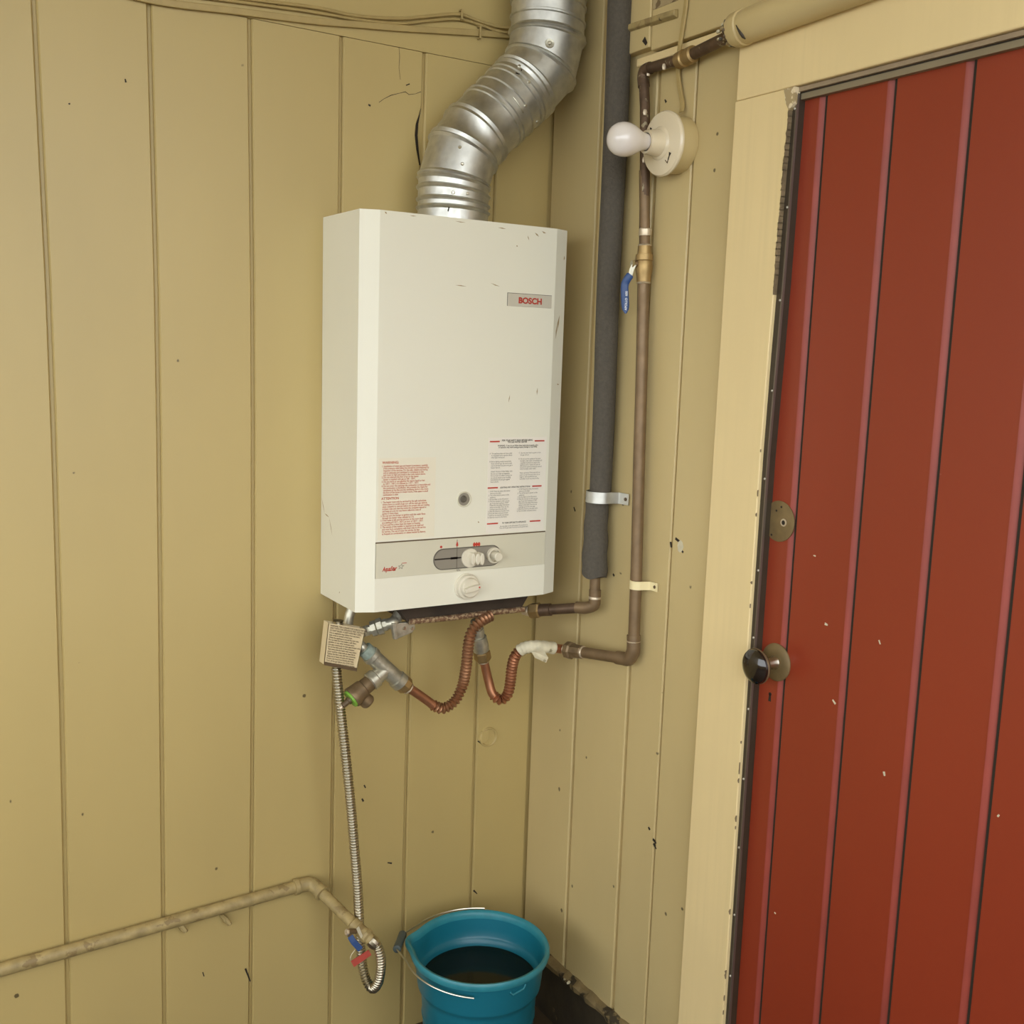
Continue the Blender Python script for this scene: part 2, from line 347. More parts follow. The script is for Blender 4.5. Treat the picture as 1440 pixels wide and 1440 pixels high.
# chipped inner edge of the casing
for z in [1.815-.0105*k for k in range(28)]+[1.26, 1.19, 1.15, 1.03, .99, .74, .70, .69, .67, .60, .58, .42, .30, .295, .25, .22]:
    top = z > 1.5; l = .0125 if top else random.uniform(.004, .012); ya, yb = lerp(CZ, z), lerp(CZ, z-l); d1_, d2_ = random.uniform(.0005, .0034), random.uniform(.0005, .0034); xb = -.011 if top else -.0186
    MB().loft([[(-.0206, ya-.0005, z), (-.0206, ya+(d1_ if top else .0004), z), (xb, ya+.0005, z), (xb, ya-.0005, z)], [(-.0206, (ya+yb)/2-.0005, z-l/2), (-.0206, (ya+yb)/2+d2_, z-l/2), (xb, (ya+yb)/2+.0005, z-l/2), (xb, (ya+yb)/2-.0005, z-l/2)], [(-.0206, yb-.0005, z-l), (-.0206, yb+(d1_ if top else .0004), z-l), (xb, yb+.0005, z-l), (xb, yb-.0005, z-l)]]).build('paint_chip', 'chip', casing, 0)
MB().prism([(-.0208, -.7135, 1.8475), (-.0208, -.7385, 1.8475), (-.0208, -.7380, 1.822), (-.0208, -.7275, 1.812), (-.0208, -.7195, 1.825)], (.012, 0, 0)).build('chipped_corner', 'rawwood', casing, 0)
struct(MB().box((-.02, CO-.007, 1.8485), (.01, -1.64, 1.965)).build('trim_8', 'cream', smooth=0, bevel=.0025))
struct(MB().box((-.02, -1.53, ZF), (.01, -1.64, 1.848)).build('trim_9', 'cream', smooth=0, bevel=.0025))
# jamb strip: dark metal angle with a bright edge and nails
ws = struct(MB().loft([[(-.0125, y-.0001, z), (-.0125, lerp(SZ, z), z), (.022, lerp(SZ, z), z), (.022, y-.0001, z)] for z, y in CZ[:-1]+[(1.838, -.7287)]]).build('trim_10', 'strip', smooth=0))
MB().loft([[(-.0138, lerp(SZ, z)+.0028, z), (-.0138, lerp(SZ, z)-.0004, z), (-.0095, lerp(SZ, z)-.0004, z), (-.0095, lerp(SZ, z)+.0028, z)] for z, y in CZ[:-1]+[(1.838, 0)]]).build('bright_edge', 'stripedge', ws, 0)
for z in (1.815, 1.66, 1.51, 1.36, 1.21, 1.05, .93, .80, .67, .54, .41, .29, .17):
    MB().sphere((-.0130, lerp(SZ, z)+.0045, z), .0024, 10).build('nail', 'nail', ws)
hs = struct(MB().box((-.006, CI-.012, 1.829), (.03, -1.53, 1.8475)).build('trim_11', 'olive', smooth=0))
MB().box((-.012, CI-.012, 1.8405), (-.005, -1.53, 1.8475)).build('upper_lip', 'lip', hs, 0)
MB().box((-.0064, CI-.012, 1.8385), (-.005, -1.53, 1.8405)).build('shadow_joint', 'dark', hs, 0)

door = struct(MB().box((.018, CI-.008, ZF+.012), (.04, -1.53, 1.832)).build('door_1', 'red', smooth=0))
dy = [-.7255, -.775, -.909, -1.042, -1.176, -1.31, -1.444, -1.529]
for i, (a, b) in enumerate(zip(dy, dy[1:])):
    rings = []
    hi = a-(.0105 if i else 0); lo = b+(.0058 if i < 6 else 0)
    for z in (ZF+.013, 1.831): rings.append([(.018, hi, z), (DX, hi, z), (DX, lo, z), (.018, lo, z)])
    MB().loft(rings).build('plank', 'red', door, 0, bevel=.0008)
    if i < 6:                                                       # rounded bead beside the joint
        rings = [[(DX-.0004+.0062*(k/8)**1.5, b+.0060-.0115*k/8, z) for k in range(9)]+[(.018, b-.0055, z), (.018, b+.0060, z)] for z in (ZF+.013, 1.831)]
        MB().loft(rings).build('bead', 'bead', door)
        MB().box((DX+.0016, b-.0056, ZF+.013), (.017, b-.0104, 1.831)).build('joint_shade', 'dark', door, 0)  # dark strip painted in for the shade inside the slot
# nicks in the red paint
for P in ([(0.0040, -0.8274, 1.0942), (0.0040, -0.8320, 1.0939)], [(0.0040, -0.8909, 0.8656), (0.0040, -0.8974, 0.8603)], [(0.0040, -1.0021, 0.7827), (0.0040, -1.0041, 0.7765)], [(0.0040, -1.1972, 0.7896), (0.0040, -1.1996, 0.7884)], [(0.0040, -0.8624, 0.9866), (0.0040, -0.8686, 0.9856)], [(0.0040, -0.9717, 0.9862), (0.0040, -0.9750, 0.9802)], [(0.0040, -0.7995, 0.4489), (0.0040, -0.8030, 0.4480)]):
    o = crack(P, .004, (-1, 0, 0), door); o.name = 'paint_nick'; o.data.materials[0] = M['tape']
# round latch plate with a hole
c = V((0.0040, -0.7462, 1.1392)); ax = V((-1, 0, 0))
pl = MB().lathe(c, ax, [(0, .0352), (.0016, .0352), (.002, .0340), (.002, .002)], 40).build('latch_plate', 'plate', door)
h = V((0.0010, -0.7590, 1.1388)); MB().lathe(h, ax, [(0, .0068), (.0012, .0064), (.0012, .0042), (.0002, .0040)], 20).build('hole_ring', 'solder', pl)
MB().lathe(h, ax, [(.0002, .0040), (.0007, .0040)], 16).build('hole', 'dark', pl)
for q in ((0.0018, -0.7509, 1.1645), (0.0018, -0.7400, 1.1568), (0.0018, -0.7324, 1.1136)): MB().lathe(q, ax, [(0, .002), (.0005, .002)], 10).build('screw_hole', 'dark', pl)
# door knob
kc = V((0.0040, -0.7626, 0.8948))
ro = MB().lathe(kc, ax, [(0, .033), (.002, .033), (.005, .029), (.006, .012), (.006, .002)], 36).build('knob_rosette', 'plate', door)
MB().lathe(kc, ax, [(.004, .013), (.010, .010), (.03, .0085), (.036, .011)], 20).build('spindle_neck', 'wire', ro)
MB().lathe(kc+V((0, -.015, -.021)), (-.3, .1, .9), [(0, .0022), (.003, .0022)], 8).build('screw', 'nail', ro)
kb = MB().lathe(kc, (-1, 0, -.03), [(.034, .012), (.037, .022), (.042, .0285), (.048, .0305), (.053, .029), (.058, .022), (.061, .012), (.062, .001)], 36)
kb.build('door_knob', 'bakelite', door)
MB().lathe(kc, (-1, 0, -.03), [(.0445, .0298), (.0465, .0312), (.0485, .0312), (.0500, .0305)], 36, cap=False).build('knob_rim', 'brassdull', door)
k2 = V((0.0040, -0.7530, 0.8345)); MB().lathe(k2, ax, [(0, .0032), (.0006, .0032)], 14).prism([k2+V((0, -.0018, 0)), k2+V((0, .0018, 0)), k2+V((0, .003, -.013)), k2+V((0, -.003, -.013))], (-.0006, 0, 0)).build('keyhole', 'dark', door, 0)

# foot of the right wall: grimy cleat and crumbs of debris
bb = MB(); rings = []
for k in range(40):
    y = -.004-.586*k/39; j = random.uniform(-.003, .004)
    rings.append([(.0, y, -.010), (-.013-j, y, -.010), (-.015-j, y, .000+j), (-.009+j, y, .009+j), (0, y, .012+j*.6)])
struct(bb.loft(rings).build('baseboard_right', 'soil', smooth=0))
struct(MB().box((-.006, -.003, ZF), (.0088, -.592, -.0005)).build('trim_12', 'darkwood', smooth=0))
for (x, y, s) in ((-.014, -.222, .007), (-.013, -.205, .005)):
    m = MB(); m.sphere((x, y, s*.45-.002), s, 8, (1.2, .8, .5))
    for v in m.v: v += V((random.uniform(-1, 1), random.uniform(-1, 1), random.uniform(0, .6)))*s*.2
    tag(m.build('debris_crumb', 'tape', smooth=0), ('larger' if s > .006 else 'smaller')+' pale crumb of debris on the strip at the foot of the right wall', 'debris', 'crumbs at the foot of the right wall')

# ------------------------------------------------------------------ water heater
XL, XR, D1, D2, CH, ZT, ZB = -.5312, -.0716, .1787, .1931, .0345, 1.6603, .9043
P1, P2 = 1.0415, .970                                               # control strip top / bottom
wh = thing('water_heater', 'white wall hung gas water heater with chamfered front and grey control strip', 'water heater', ((XL+XR)/2, 0, ZB))
def sec(dd):
    return [(XL, -.001), (XL, -D1), (XL+CH, -D2), (XL+CH+.0004, -D2+dd), (XR-CH-.0004, -D2+dd), (XR-CH, -D2), (XR, -D1), (XR, -.001)]
rings = [[(x, y, z) for x, y in sec(d)] for z, d in ((ZB, .0), (P2-.0001, .0), (P2, .004), (P1, .004), (P1+.0001, .0), (ZT, .0))]
# open below: no cap at the bottom, folded lip inside
cv = MB().loft(rings, cap=False); cv.add([(x, y, ZT) for x, y in sec(0)], [tuple(range(8))])
cv.build('cover', 'white', wh, 20)
MB().box((XL+.004, -.17, ZB+.03), (XR-.004, -.002, ZB+.035)).build('inner_floor', 'rust', wh, 0)
MB().prism([(-.405, -.15, .8665), (-.452, -.15, ZB+.03), (-.090, -.15, ZB+.03), (-.134, -.15, .866)], (0, .13, 0)).build('burner_tray', 'rust', wh, 0)
MB().tube(spline([(-.400, -.150, .8655), (-.30, -.151, .8645), (-.2, -.151, .8655), (-.128, -.151, .8650)]), .0062, 10).build('outlet_tube', 'rustpipe', wh)
def scuff(p, q, wd, m='scuff', nrm=(0, -1, 0)):
    p, q = V(p), V(q); n = V(nrm).normalized(); t = (q-p).normalized(); a_ = t.cross(n)*wd/2; o_ = n*.0002
    mid = (p+q)/2+a_*random.uniform(-.6, .6)
    MB().add([p+o_, mid-a_+o_, q+o_, mid+a_+o_], [(0, 1, 2, 3)]).build('scuff_mark', m, wh, 0)
NC = V((CH, 0, 0)).cross(V((0, 0, 1)))
rc = V((D2-D1, -CH, 0))
def onch(f, z): return (XR-CH+CH*f, -D2+(D2-D1)*f, z)
scuff(onch(.55, 1.49), onch(.35, 1.455), .006, nrm=rc); scuff(onch(.3, 1.47), onch(.25, 1.44), .004, nrm=rc); scuff(onch(.8, 1.61), onch(.75, 1.60), .004, nrm=rc)
for p, q, wd in (((-0.0927, -0.1931, 1.3487), (-0.0873, -0.1931, 1.3474), .003), ((-0.2582, -0.1931, 1.5434), (-0.2369, -0.1931, 1.5379), .002), ((-0.3373, -0.1931, 1.5345), (-0.3122, -0.1931, 1.5333), .002), ((-0.1397, -0.1931, 1.3409), (-0.1408, -0.1931, 1.3249), .0025), ((-0.2057, -0.1931, 1.3258), (-0.2085, -0.1931, 1.3101), .002), ((-0.2021, -0.1931, 1.6200), (-0.1987, -0.1931, 1.6175), .003), ((-0.2718, -0.1931, 1.0707), (-0.2684, -0.1931, 1.0676), .003), ((-0.4877, -0.1931, 1.6578), (-0.4833, -0.1931, 1.6538), .003), ((-0.1598, -0.1931, 1.6483), (-0.1493, -0.1931, 1.6409), .003), ((-0.1763, -0.1931, 1.6414), (-0.1726, -0.1931, 1.6320), .002), ((-0.1430, -0.1931, 1.6525), (-0.1327, -0.1931, 1.6492), .003), ((-0.2458, -0.1931, 1.6504), (-0.2263, -0.1931, 1.6494), .002), ((-0.3407, -0.1931, 1.6540), (-0.3174, -0.1931, 1.6534), .0015), ((-0.4370, -0.1931, 1.6555), (-0.4223, -0.1931, 1.6556), .0015)): scuff(p, q, wd)
for y0, z0, y1, z1 in ((-.004, 1.105, -.020, 1.075), (-.020, 1.075, -.045, 1.070), (-.045, 1.070, -.062, 1.035), (-.10, .925, -.104, .930)): scuff((XL, y0, z0), (XL, y1, z1), .0025, nrm=(-1, 0, 0))
# control strip with slot, slider, igniter button
cs = MB().box((XL+CH+.0012, -D2-.0004, P2+.0002), (XR-CH-.0012, -D2+.0036, P1-.0026)).build('control_panel', 'grey', wh, 0)
MB().box((XL+CH+.0006, -D2+.0006, P1-.0026), (XR-CH-.0006, -D2+.0038, P1-.0001)).build('panel_gap', 'tagedge', wh, 0)
def stadium(x0, x1, zc, r, y, n=12):
    return [(x1-r+r*math.cos(-PI/2+PI*k/n), y, zc+r*math.sin(-PI/2+PI*k/n)) for k in range(n+1)]+[(x0+r+r*math.cos(PI/2+PI*k/n), y, zc+r*math.sin(PI/2+PI*k/n)) for k in range(n+1)]
YP = -D2-.0004
sl = MB().prism(stadium(-.3705, -.2165, .998, .0205, YP-.0006), (0, .0006, 0)).build('slot_recess', 'midgrey', cs, 0)
rim = [stadium(-.3705-e, -.2165+e, .998, .0205+e, YP-h) for e, h in ((.0012, .0), (.0008, .0014), (-.0006, .0014), (-.0008, .0004))]
MB().loft(rim, cap=False).build('slot_rim', 'blackink', cs)
MB().box((-.369, YP-.0011, .9975), (-.285, YP-.0005, 1.0002)).box((-.333, YP-.0011, .9965), (-.317, YP-.0005, 1.0012)).build('slot_line', 'dark', cs, 0)
for x in (-.3185,): MB().box((x-.0006, YP-.0010, .9785), (x+.0006, YP-.0005, 1.018)).box((x-.0006, YP-.0003, 1.0195), (x+.0006, YP+.0005, 1.036)).build('slot_tick', 'blackink', cs, 0)
sb = MB()
sb.lathe((-.2890, YP, .997), (0, -1, 0), [(0, .0195), (.004, .0195), (.005, .0185)], 28)
sb.build('slider_base', 'knob', wh)
for k, xo in enumerate((-.2890, -.2805, -.2720)):
    MB().prism([(xo+.0048*math.cos(a*PI/6), YP-.004, .997+.0125*math.sin(a*PI/6)) for a in range(12)], (0, -.014-.003*k, 0)).build('slider_rib', 'knob', wh, 35, bevel=.0012)
MB().lathe((-.2335, YP, .9985), (0, -1, 0), [(0, .0165), (.006, .0165), (.007, .0155), (.007, .0125), (.002, .0122)], 28).build('button_ring', 'knob', wh)
MB().lathe((-.2335, YP, .9985), (0, -1, 0), [(.001, .0095), (.022, .0092), (.0235, .008), (.0235, .001)], 24).build('igniter_button', 'knob', wh)
# red marks above the slot
MB().lathe((-.3545, YP+.0002, 1.0235), (0, -1, 0), [(0, .0026), (.0006, .0026)], 12).build('dot_mark', 'redink', cs, 0)
f0 = V((-.3185, YP, 1.0275)); MB().prism([f0+V((dx, 0, dz)) for dx, dz in ((0, -.006), (.0026, -.003), (.0018, .001), (0, .006), (-.0018, .001), (-.0026, -.003))], (0, -.0006, 0)).build('flame_mark', 'redink', cs, 0)
for k in range(3):
    f0 = V((-.279+.0055*k, YP, 1.0235)); MB().prism([f0+V((dx, 0, dz)) for dx, dz in ((0, -.0045), (.0028, -.002), (.0026, .002), (0, .0048), (-.0026, .002), (-.0028, -.002))], (0, -.0006, 0)).build('flame_mark', 'redink', cs, 0)
text('temperature_mark', 'Low  \u2191\nTEMP.', 'blackink', cs, (-.3190, YP-.0004, .9742), .0040, space=.72)
text('model_lettering', 'AquaStar', 'redink', cs, (-.4815, YP-.0004, .9838), .0126, sx=.63, shear=.35, fat=.0004)
st = []
for k in range(10):
    a = PI/2+k*PI/5; r = .0062 if k % 2 == 0 else .0026; st.append((-.4420+r*math.cos(a)*1.1+.25*r*math.sin(a), YP, .9905+r*math.sin(a)))
sti = [(-.4420+(x+.4420)*.72, y, .9905+(z-.9905)*.72) for x, y, z in st]
MB().add([V(p)+V((0, -.0005, 0)) for p in st+sti], [(i, (i+1) % 10, 10+(i+1) % 10, 10+i) for i in range(10)]).build('star_mark', 'blackink', cs, 0)
MB().box((-.4400, YP-.0005, .9965), (-.4300, YP-.0001, .9976)).build('star_tail', 'redink', cs, 0)
# peephole
ph = V((-.3055, -D2, 1.117))
pr = MB().lathe(ph, (0, -1, 0), [(0, .0160), (.0016, .0160), (.0022, .0150), (.0020, .0135), (.0006, .0128)], 36, cap=False).build('peephole_ring', 'grey', wh)
MB().lathe(ph, (0, -1, 0), [(.0005, .0130), (.0006, .0128), (.0004, .0080), (.0003, .0005)], 32, cap=False).build('peephole_dish', 'midgrey', pr)
MB().lathe(ph+V((-.001, 0, .0005)), (0, -1, 0), [(.0004, .0075), (.0016, .0070), (.0022, .0052), (.0008, .0040), (.0008, .0005)], 24).build('peephole_lens', 'blackink', pr)
# temperature knob
kc = V((-.2945, -D2, .9385))
MB().lathe(kc, (0, -1, 0), [(0, .0275), (.003, .0275), (.0035, .0255), (.012, .0245), (.0125, .023)], 40).build('knob_skirt', 'knob', wh)
kn = MB().lathe(kc, (0, -1, 0), [(.012, .0205), (.020, .0195), (.0215, .018), (.0215, .001)], 36).build('temperature_knob', 'knob', wh)
gr = []
ca, sa = math.cos(.2), math.sin(.2)
for dx, dz in ((-.017, -.004), (-.008, -.0055), (.008, -.0055), (.0175, -.004), (.0175, .004), (.008, .0055), (-.008, .0055), (-.017, .004)):
    gr.append(kc+V((dx*ca-dz*sa, -.0205, dx*sa+dz*ca)))
MB().prism(gr, (0, -.010, 0)).build('knob_grip', 'knob', kn, 0, bevel=.0014)
MB().lathe(kc+V((.0135*ca, -.0305, .0135*sa)), (0, -1, 0), [(0, .0019), (.0006, .0019)], 10).build('knob_dot', 'redink', kn, 0)
# badge
bg = MB().box((-.2185, -D2-.0015, 1.5015), (-.1140, -D2+.0003, 1.5265)).build('name_plate', 'badge', wh, 0, bevel=.0008)
MB().box((-.2185, -D2-.0009, 1.5262), (-.1140, -D2+.0003, 1.5274)).box((-.2192, -D2-.0009, 1.5015), (-.2184, -D2+.0003, 1.5274)).build('plate_edge', 'blackink', bg, 0)
text('name_lettering', 'BOSCH', 'redink', bg, (-.1660, -D2-.0022, 1.5082), .0162, 'CENTER', sx=1.06, fat=.0006)
# warning sticker, left
wl = MB().box((-.4925, -D2-.0004, 1.0455), (-.3705, -D2+.0002, 1.2030)).build('warning_sticker', 'labelclear', wh, 0)
warn = ["1. Installation of water gas and heater is necessary, carefully",
        "   if the pressure relief safety line should be commissioned by",
        "   inspector of the services. For the safe, reliable and lasting",
        "   and an adequate and ventilated in compliance to this",
        "   and room to high and install in the room below above.",
        "2. Do not obstruct the flow of air to the heater.",
        "   heater is supplied with gas at 100 - 150 F.",
        "3. Do not store or use gasoline the vapors liquid or hot",
        "   at 120 F - 140 F, it is advised to 110 F - 130 F.",
        "4. Do not cover the openings the combustion is impossible and",
        "   the combustion is insufficient, this prevents the means for",
        "   ventilation at the flue and the ventilating ducts in the room",
        "   the flow of the fumes in closed rooms, if the space is small",
        "   combustion is stale."]
att = ["1. The heater must only be serviced by the safe technicians",
       "   where there is a smell of gas turn off the main gas valve at",
       "   once. Unlawful to operate before the proper use and reading",
       "   in these rules and read the inside the complete manual at",
       "   and keep at a dry for any future reference note of",
       "   points in these steps.",
       "2. Do not turn the burner to ignition until the water flows",
       "   through the heater when adjusted at 3 ft.",
       "3. If the water is left and the services to the room itself",
       "   at a setting of 110 F - 140 F, an hour of 100 F - 130 F.",
       "4. If not used for a time drain the heater at freezing",
       "5. The service of the installer is required to be reserved",
       "   and must be in compliance with local rules to the service",
       "   for service. The use of water the service the flue",
       "   at frequent to condensation or where needed by factory."]
text('warning_heading', 'WARNING:', 'redink2', wl, (-.4850, -D2-.0007, 1.1925), .0068, bold=.0002)
text('warning_print', '\n'.join(warn), 'redink2', wl, (-.4860, -D2-.0007, 1.1862), .0050, sx=.81, bold=.00010, space=.845)
text('attention_heading', 'ATTENTION', 'redink2', wl, (-.4860, -D2-.0007, 1.1235), .0066, bold=.0002)
text('attention_print', '\n'.join(att), 'redink2', wl, (-.4870, -D2-.0007, 1.1170), .0050, sx=.81, bold=.00010, space=.88)
# instruction sticker, right
il = MB().box((-.2525, -D2-.0004, 1.0447), (-.1125, -D2+.0002, 1.2395)).build('instruction_sticker', 'label', wh, 0)
for z, x0, x1, x2, x3 in ((1.2315, -.2495, -.2265, -.1425, -.1185), (1.1375, -.2515, -.2275, -.1445, -.1215), (1.0640, -.2505, -.2245, -.1475, -.1210)):
    for a, b in ((x0, x1), (x2, x3)): MB().box((a, -D2-.0007, z-.0014), (b, -D2-.0003, z+.0014)).build('red_bar', 'redink', il, 0)
text('instruction_title', 'FOR YOUR SAFETY READ BEFORE USING\nTHE GAS WATER HEATER', 'blackink', il, (-.1845, -D2-.0007, 1.2320), .0046, 'CENTER', sx=.88, bold=.00015, space=.8)
text('instruction_note', 'WARNING:  If you do not follow these instructions exactly, a fire\nor explosion may result causing property damage or loss of life.', 'blackink', il, (-.1825, -D2-.0007, 1.2215), .0044, 'CENTER', sx=.82, bold=.0001, space=.8)
colA = "A  This appliance does not have a pilot\n    it is equipped with an ignition device\n    which lights the burner.\n\nB  Before lighting smell all around the\n    heater area for gas. Be sure to smell\n    next to the floor because some gas is\n    heavier than air.\n\n    WHAT TO DO IF YOU SMELL GAS\n    Do not try to light any appliance.\n    Do not touch any electric switch; do\n    not use any phone in your building.\n    Immediately call your gas supplier\n    from a phone."
colB = "C  Use only your hand to push or turn\n    the gas control.\n\nD  Do not use this appliance if any part\n    has been under water. Immediately call\n    a qualified technician to inspect the\n    appliance and to replace any part of\n    the control system and any gas control\n    which has been under water.\n\n    Never use tools. If the knob will not\n    push in or turn by hand, don't try to\n    repair it, call a qualified service\n    technician. Force may result in fire."
text('instruction_print', colA, 'blackink', il, (-.2490, -D2-.0007, 1.2060), .0042, sx=.80, space=.98)
text('instruction_print', colB, 'blackink', il, (-.1800, -D2-.0007, 1.2060), .0042, sx=.80, space=.98)
text('lighting_title', 'LIGHTING AND OPERATING INSTRUCTIONS', 'blackink', il, (-.1860, -D2-.0007, 1.1360), .0043, 'CENTER', sx=.84, bold=.00012)
colC = "1. STOP! Read the safety information\n    above on this label.\n2. Turn off all electric power to the\n    appliance.\n3. Set the slider to the off position.\n4. Wait five minutes to clear out any\n    gas. If you then smell gas, STOP!\n    Follow B in the safety information\n    above on this label. If you do not\n    smell gas, go to the next step.\n5. Slide the control to the pilot mark.\n6. Push the slider and press button."
text('lighting_print', colC+'\n7. Hold for ten seconds and release.\n8. Slide the control to the flames.', 'blackink', il, (-.2490, -D2-.0007, 1.1290), .0042, sx=.80, space=.98)
text('lighting_print', colC, 'blackink', il, (-.1800, -D2-.0007, 1.1310), .0042, sx=.80, space=.98)
text('turn_off_title', 'TO TURN OFF GAS TO APPLIANCE', 'blackink', il, (-.1860, -D2-.0007, 1.0625), .0044, 'CENTER', sx=.84, bold=.00015)
text('turn_off_print', 'Set the slider to the off position. Do not force it.\nTurn off the gas valve if service is to be performed.', 'blackink', il, (-.1860, -D2-.0007, 1.0560), .0041, 'CENTER', sx=.82, space=.9)

# ------------------------------------------------------------------ flue pipe
fl = thing('flue_pipe', 'galvanised metal vent pipe with adjustable elbows rising from heater top', 'flue pipe', (-.296, -.1, ZT))
FC = [V(p) for p in ((-.296, -.1, ZT+.0005), (-.296, -.1, 1.742), (-.277, -.1, 1.800), (-.249, -.1, 1.838), (-.139, -.1, 1.944), (-.101, -.102, 1.988), (-.089, -.104, 2.050), (-.089, -.105, 2.35), (-.089, -.105, ZC))]
FR = [.0705, .0705, .071, .071, .072, .074, .0755, .0745, .0745]
def mitre(i):
    if i == 0 or i == len(FC)-1:
        return (FC[min(i+1, len(FC)-1)]-FC[max(i-1, 0)]).normalized()
    return ((FC[i]-FC[i-1]).normalized()+(FC[i+1]-FC[i]).normalized()).normalized()
NS = 48
def mring(p, ax, nrm, r):
    u = V((0, 1, 0)); u = (u-ax*u.dot(ax)).normalized(); w = ax.cross(u); out = []
    for j in range(NS):
        q = p+(u*math.cos(2*PI*j/NS)+w*math.sin(2*PI*j/NS))*r
        out.append(q-ax*((q-p).dot(nrm)/ax.dot(nrm)))
    return out
def gore(i, prof, name):
    a, b = FC[i], FC[i+1]; ax = (b-a).normalized(); na, nb = mitre(i), mitre(i+1); L = (b-a).length
    ra = mring(a, ax, na, 1); rb = mring(b, ax, nb, 1); rings = []
    for t, k in prof:                                               # t: fraction along, k: extra radius (m)
        R0 = FR[i]+(FR[i+1]-FR[i])*t+k; A = mring(a, ax, na, R0); B_ = mring(b, ax, nb, R0)
        rings.append([p+(q-p)*t for p, q in zip(A, B_)])
    return MB().loft(rings, cap=False).build(name, 'galv', fl, 30)
def beads(ts, w=.02, h=.0028, ends=True):
    pr = [(0, .0), (.012, .0022), (.03, .0)] if ends else [(0, 0)]
    for t in ts: pr += [(t-w, 0), (t-w*.5, h*.8), (t, h), (t+w*.5, h*.8), (t+w, 0)]
    return pr+([(.97, 0), (.988, .0022), (1, 0)] if ends else [(1, 0)])
gore(0, [(0, 0), (.18, 0)]+[(t+d, h) for t in (.30, .48, .74) for d, h in ((-.05, 0), (-.025, .003), (0, .0042), (.025, .003), (.05, 0))]+[(.9, 0), (.95, .0036), (1, .0010)], 'flue_collar')
gore(1, [(0, .0012), (.04, .0036), (.10, .0), (.9, .0), (.96, .0042), (1, .001)], 'elbow_gore')
gore(2, [(0, .001), (.12, .004), (.28, 0), (.72, 0), (.88, .004), (1, .001)], 'elbow_gore')
gore(3, [(0, .001), (.04, .004), (.09, 0)]+[(t+d, h) for t in (.34, .42, .60, .78, .86) for d, h in ((-.022, 0), (-.01, .0028), (.01, .0028), (.022, 0))]+[(.92, 0), (.96, .004), (1, .001)], 'flue_sleeve')
gore(4, [(0, .001), (.10, .004), (.2, 0), (.86, 0), (.94, .004), (1, .001)], 'elbow_gore')
gore(5, [(0, .001), (.04, .0038), (.1, 0), (.88, 0), (.92, .004), (.97, .0055), (1, .001)], 'elbow_gore')
gore(6, [(0, 0), (.012, .004), (.03, 0)]+[(t+d, h) for t in (.10, .20, .255) for d, h in ((-.012, 0), (-.006, .003), (.006, .003), (.012, 0))]+[(1, 0)], 'flue_length')
gore(7, [(0, 0), (1, 0)], 'flue_length')
# screw heads on the pipe, facing the porch
def on_flue(i, t, ang, nm='screw', r=.0034, m='wire'):
    a, b = FC[i], FC[i+1]; ax = (b-a).normalized(); p = a+(b-a)*t; u = V((0, -1, 0)); u = (u-ax*u.dot(ax)).normalized(); w = ax.cross(u)
    d = (u*math.cos(ang)+w*math.sin(ang)); R0 = FR[i]+(FR[i+1]-FR[i])*t
    MB().lathe(p+d*(R0-.001), d, [(0, r), (.0025, r), (.004, r*.6), (.004, .0004)], 10).build(nm, m, fl)
    return p+d*R0, d
for a in ((0, .62, -.1), (0, .62, -.5), (1, .28, -.35), (1, .75, -.55), (3, .58, .15), (3, .70, .9), (3, .82, -.25), (3, .9, -.75)): on_flue(*a)
p, d = on_flue(5, .42, -.42, 'rivet', .004)
MB().lathe(p, d, [(-.0006, .0095), (.0007, .0090), (.0003, .0070), (.0002, .004)], 20, cap=False).build('dimple_ring', 'galvdark', fl)
MB().tube([V((-.338, -.1585, 1.676)), V((-.336, -.1588, 1.685)), V((-.331, -.1622, 1.685))], .0013, 6).build('scribe_mark', 'dark', fl)
p, d = on_flue(3, .80, -.62, 'rivet', .0015)
MB().tube([p+V((-.006, -.002, .0)), p+V((.006, -.0005, -.001)), p+V((.008, 0, .009))], .0012, 6).build('scribe_mark', 'dark', fl)
# pressed slots and lock seam on the sleeve
for t, a0, a1 in ((.50, .25, -.25), (.34, .35, -.35), (.78, .9, .2)):
    a, b = FC[3], FC[4]; ax = (b-a).normalized(); u = V((0, -1, 0)); w = ax.cross(u); R0 = .0725
    MB().tube([a+(b-a)*t+(u*math.cos(x)+w*math.sin(x))*R0 for x in [a0+(a1-a0)*k/8 for k in range(9)]], .0016, 6).build('pressed_slot', 'galvdark', fl)

# ------------------------------------------------------------------ hot pipe in foam
hx, hy = -.030, -.276
hp = thing('insulated_pipe', 'copper pipe sleeved in dark grey foam running up the corner beside heater', 'pipe', (hx, hy, .882))
def foamseg(z0, z1, ra, rb, xoff=0, name='foam_sleeve', bot=True):
    rings = []; n = 24
    for k in range(21):
        t = k/20; z = z0+(z1-z0)*t; r = ra+(rb-ra)*t
        if bot and k == 0: r *= .93
        wob = .0012*math.sin(t*17)+xoff*(1-t)
        rings.append([(hx+wob+r*math.cos(2*PI*j/n), hy+.010*t+r*math.sin(2*PI*j/n), z+(.003*math.sin(3*2*PI*j/n) if k == 0 else 0)) for j in range(n)])
    return MB().loft(rings).build(name, 'foam', hp)
foamseg(.955, 1.118, .0275, .0235, -.006)
foamseg(1.118, ZC, .0225, .026, 0, bot=False)
MB().tube([(hx-.004, hy, .985), (hx-.002, hy, .905)], .0112, 16).build('riser', 'copper', hp)
hn = V((-.108, -.152, .8600))
el = spline([(hx-.002, hy, .925), (hx-.002, hy, .905), (hx-.003, hy+.002, .892), (hx-.012, hy+.018, .8835), (hx-.022, hy+.036, .8815)], 6)
MB().tube(el, .0128, 16).build('elbow', 'copper', hp)
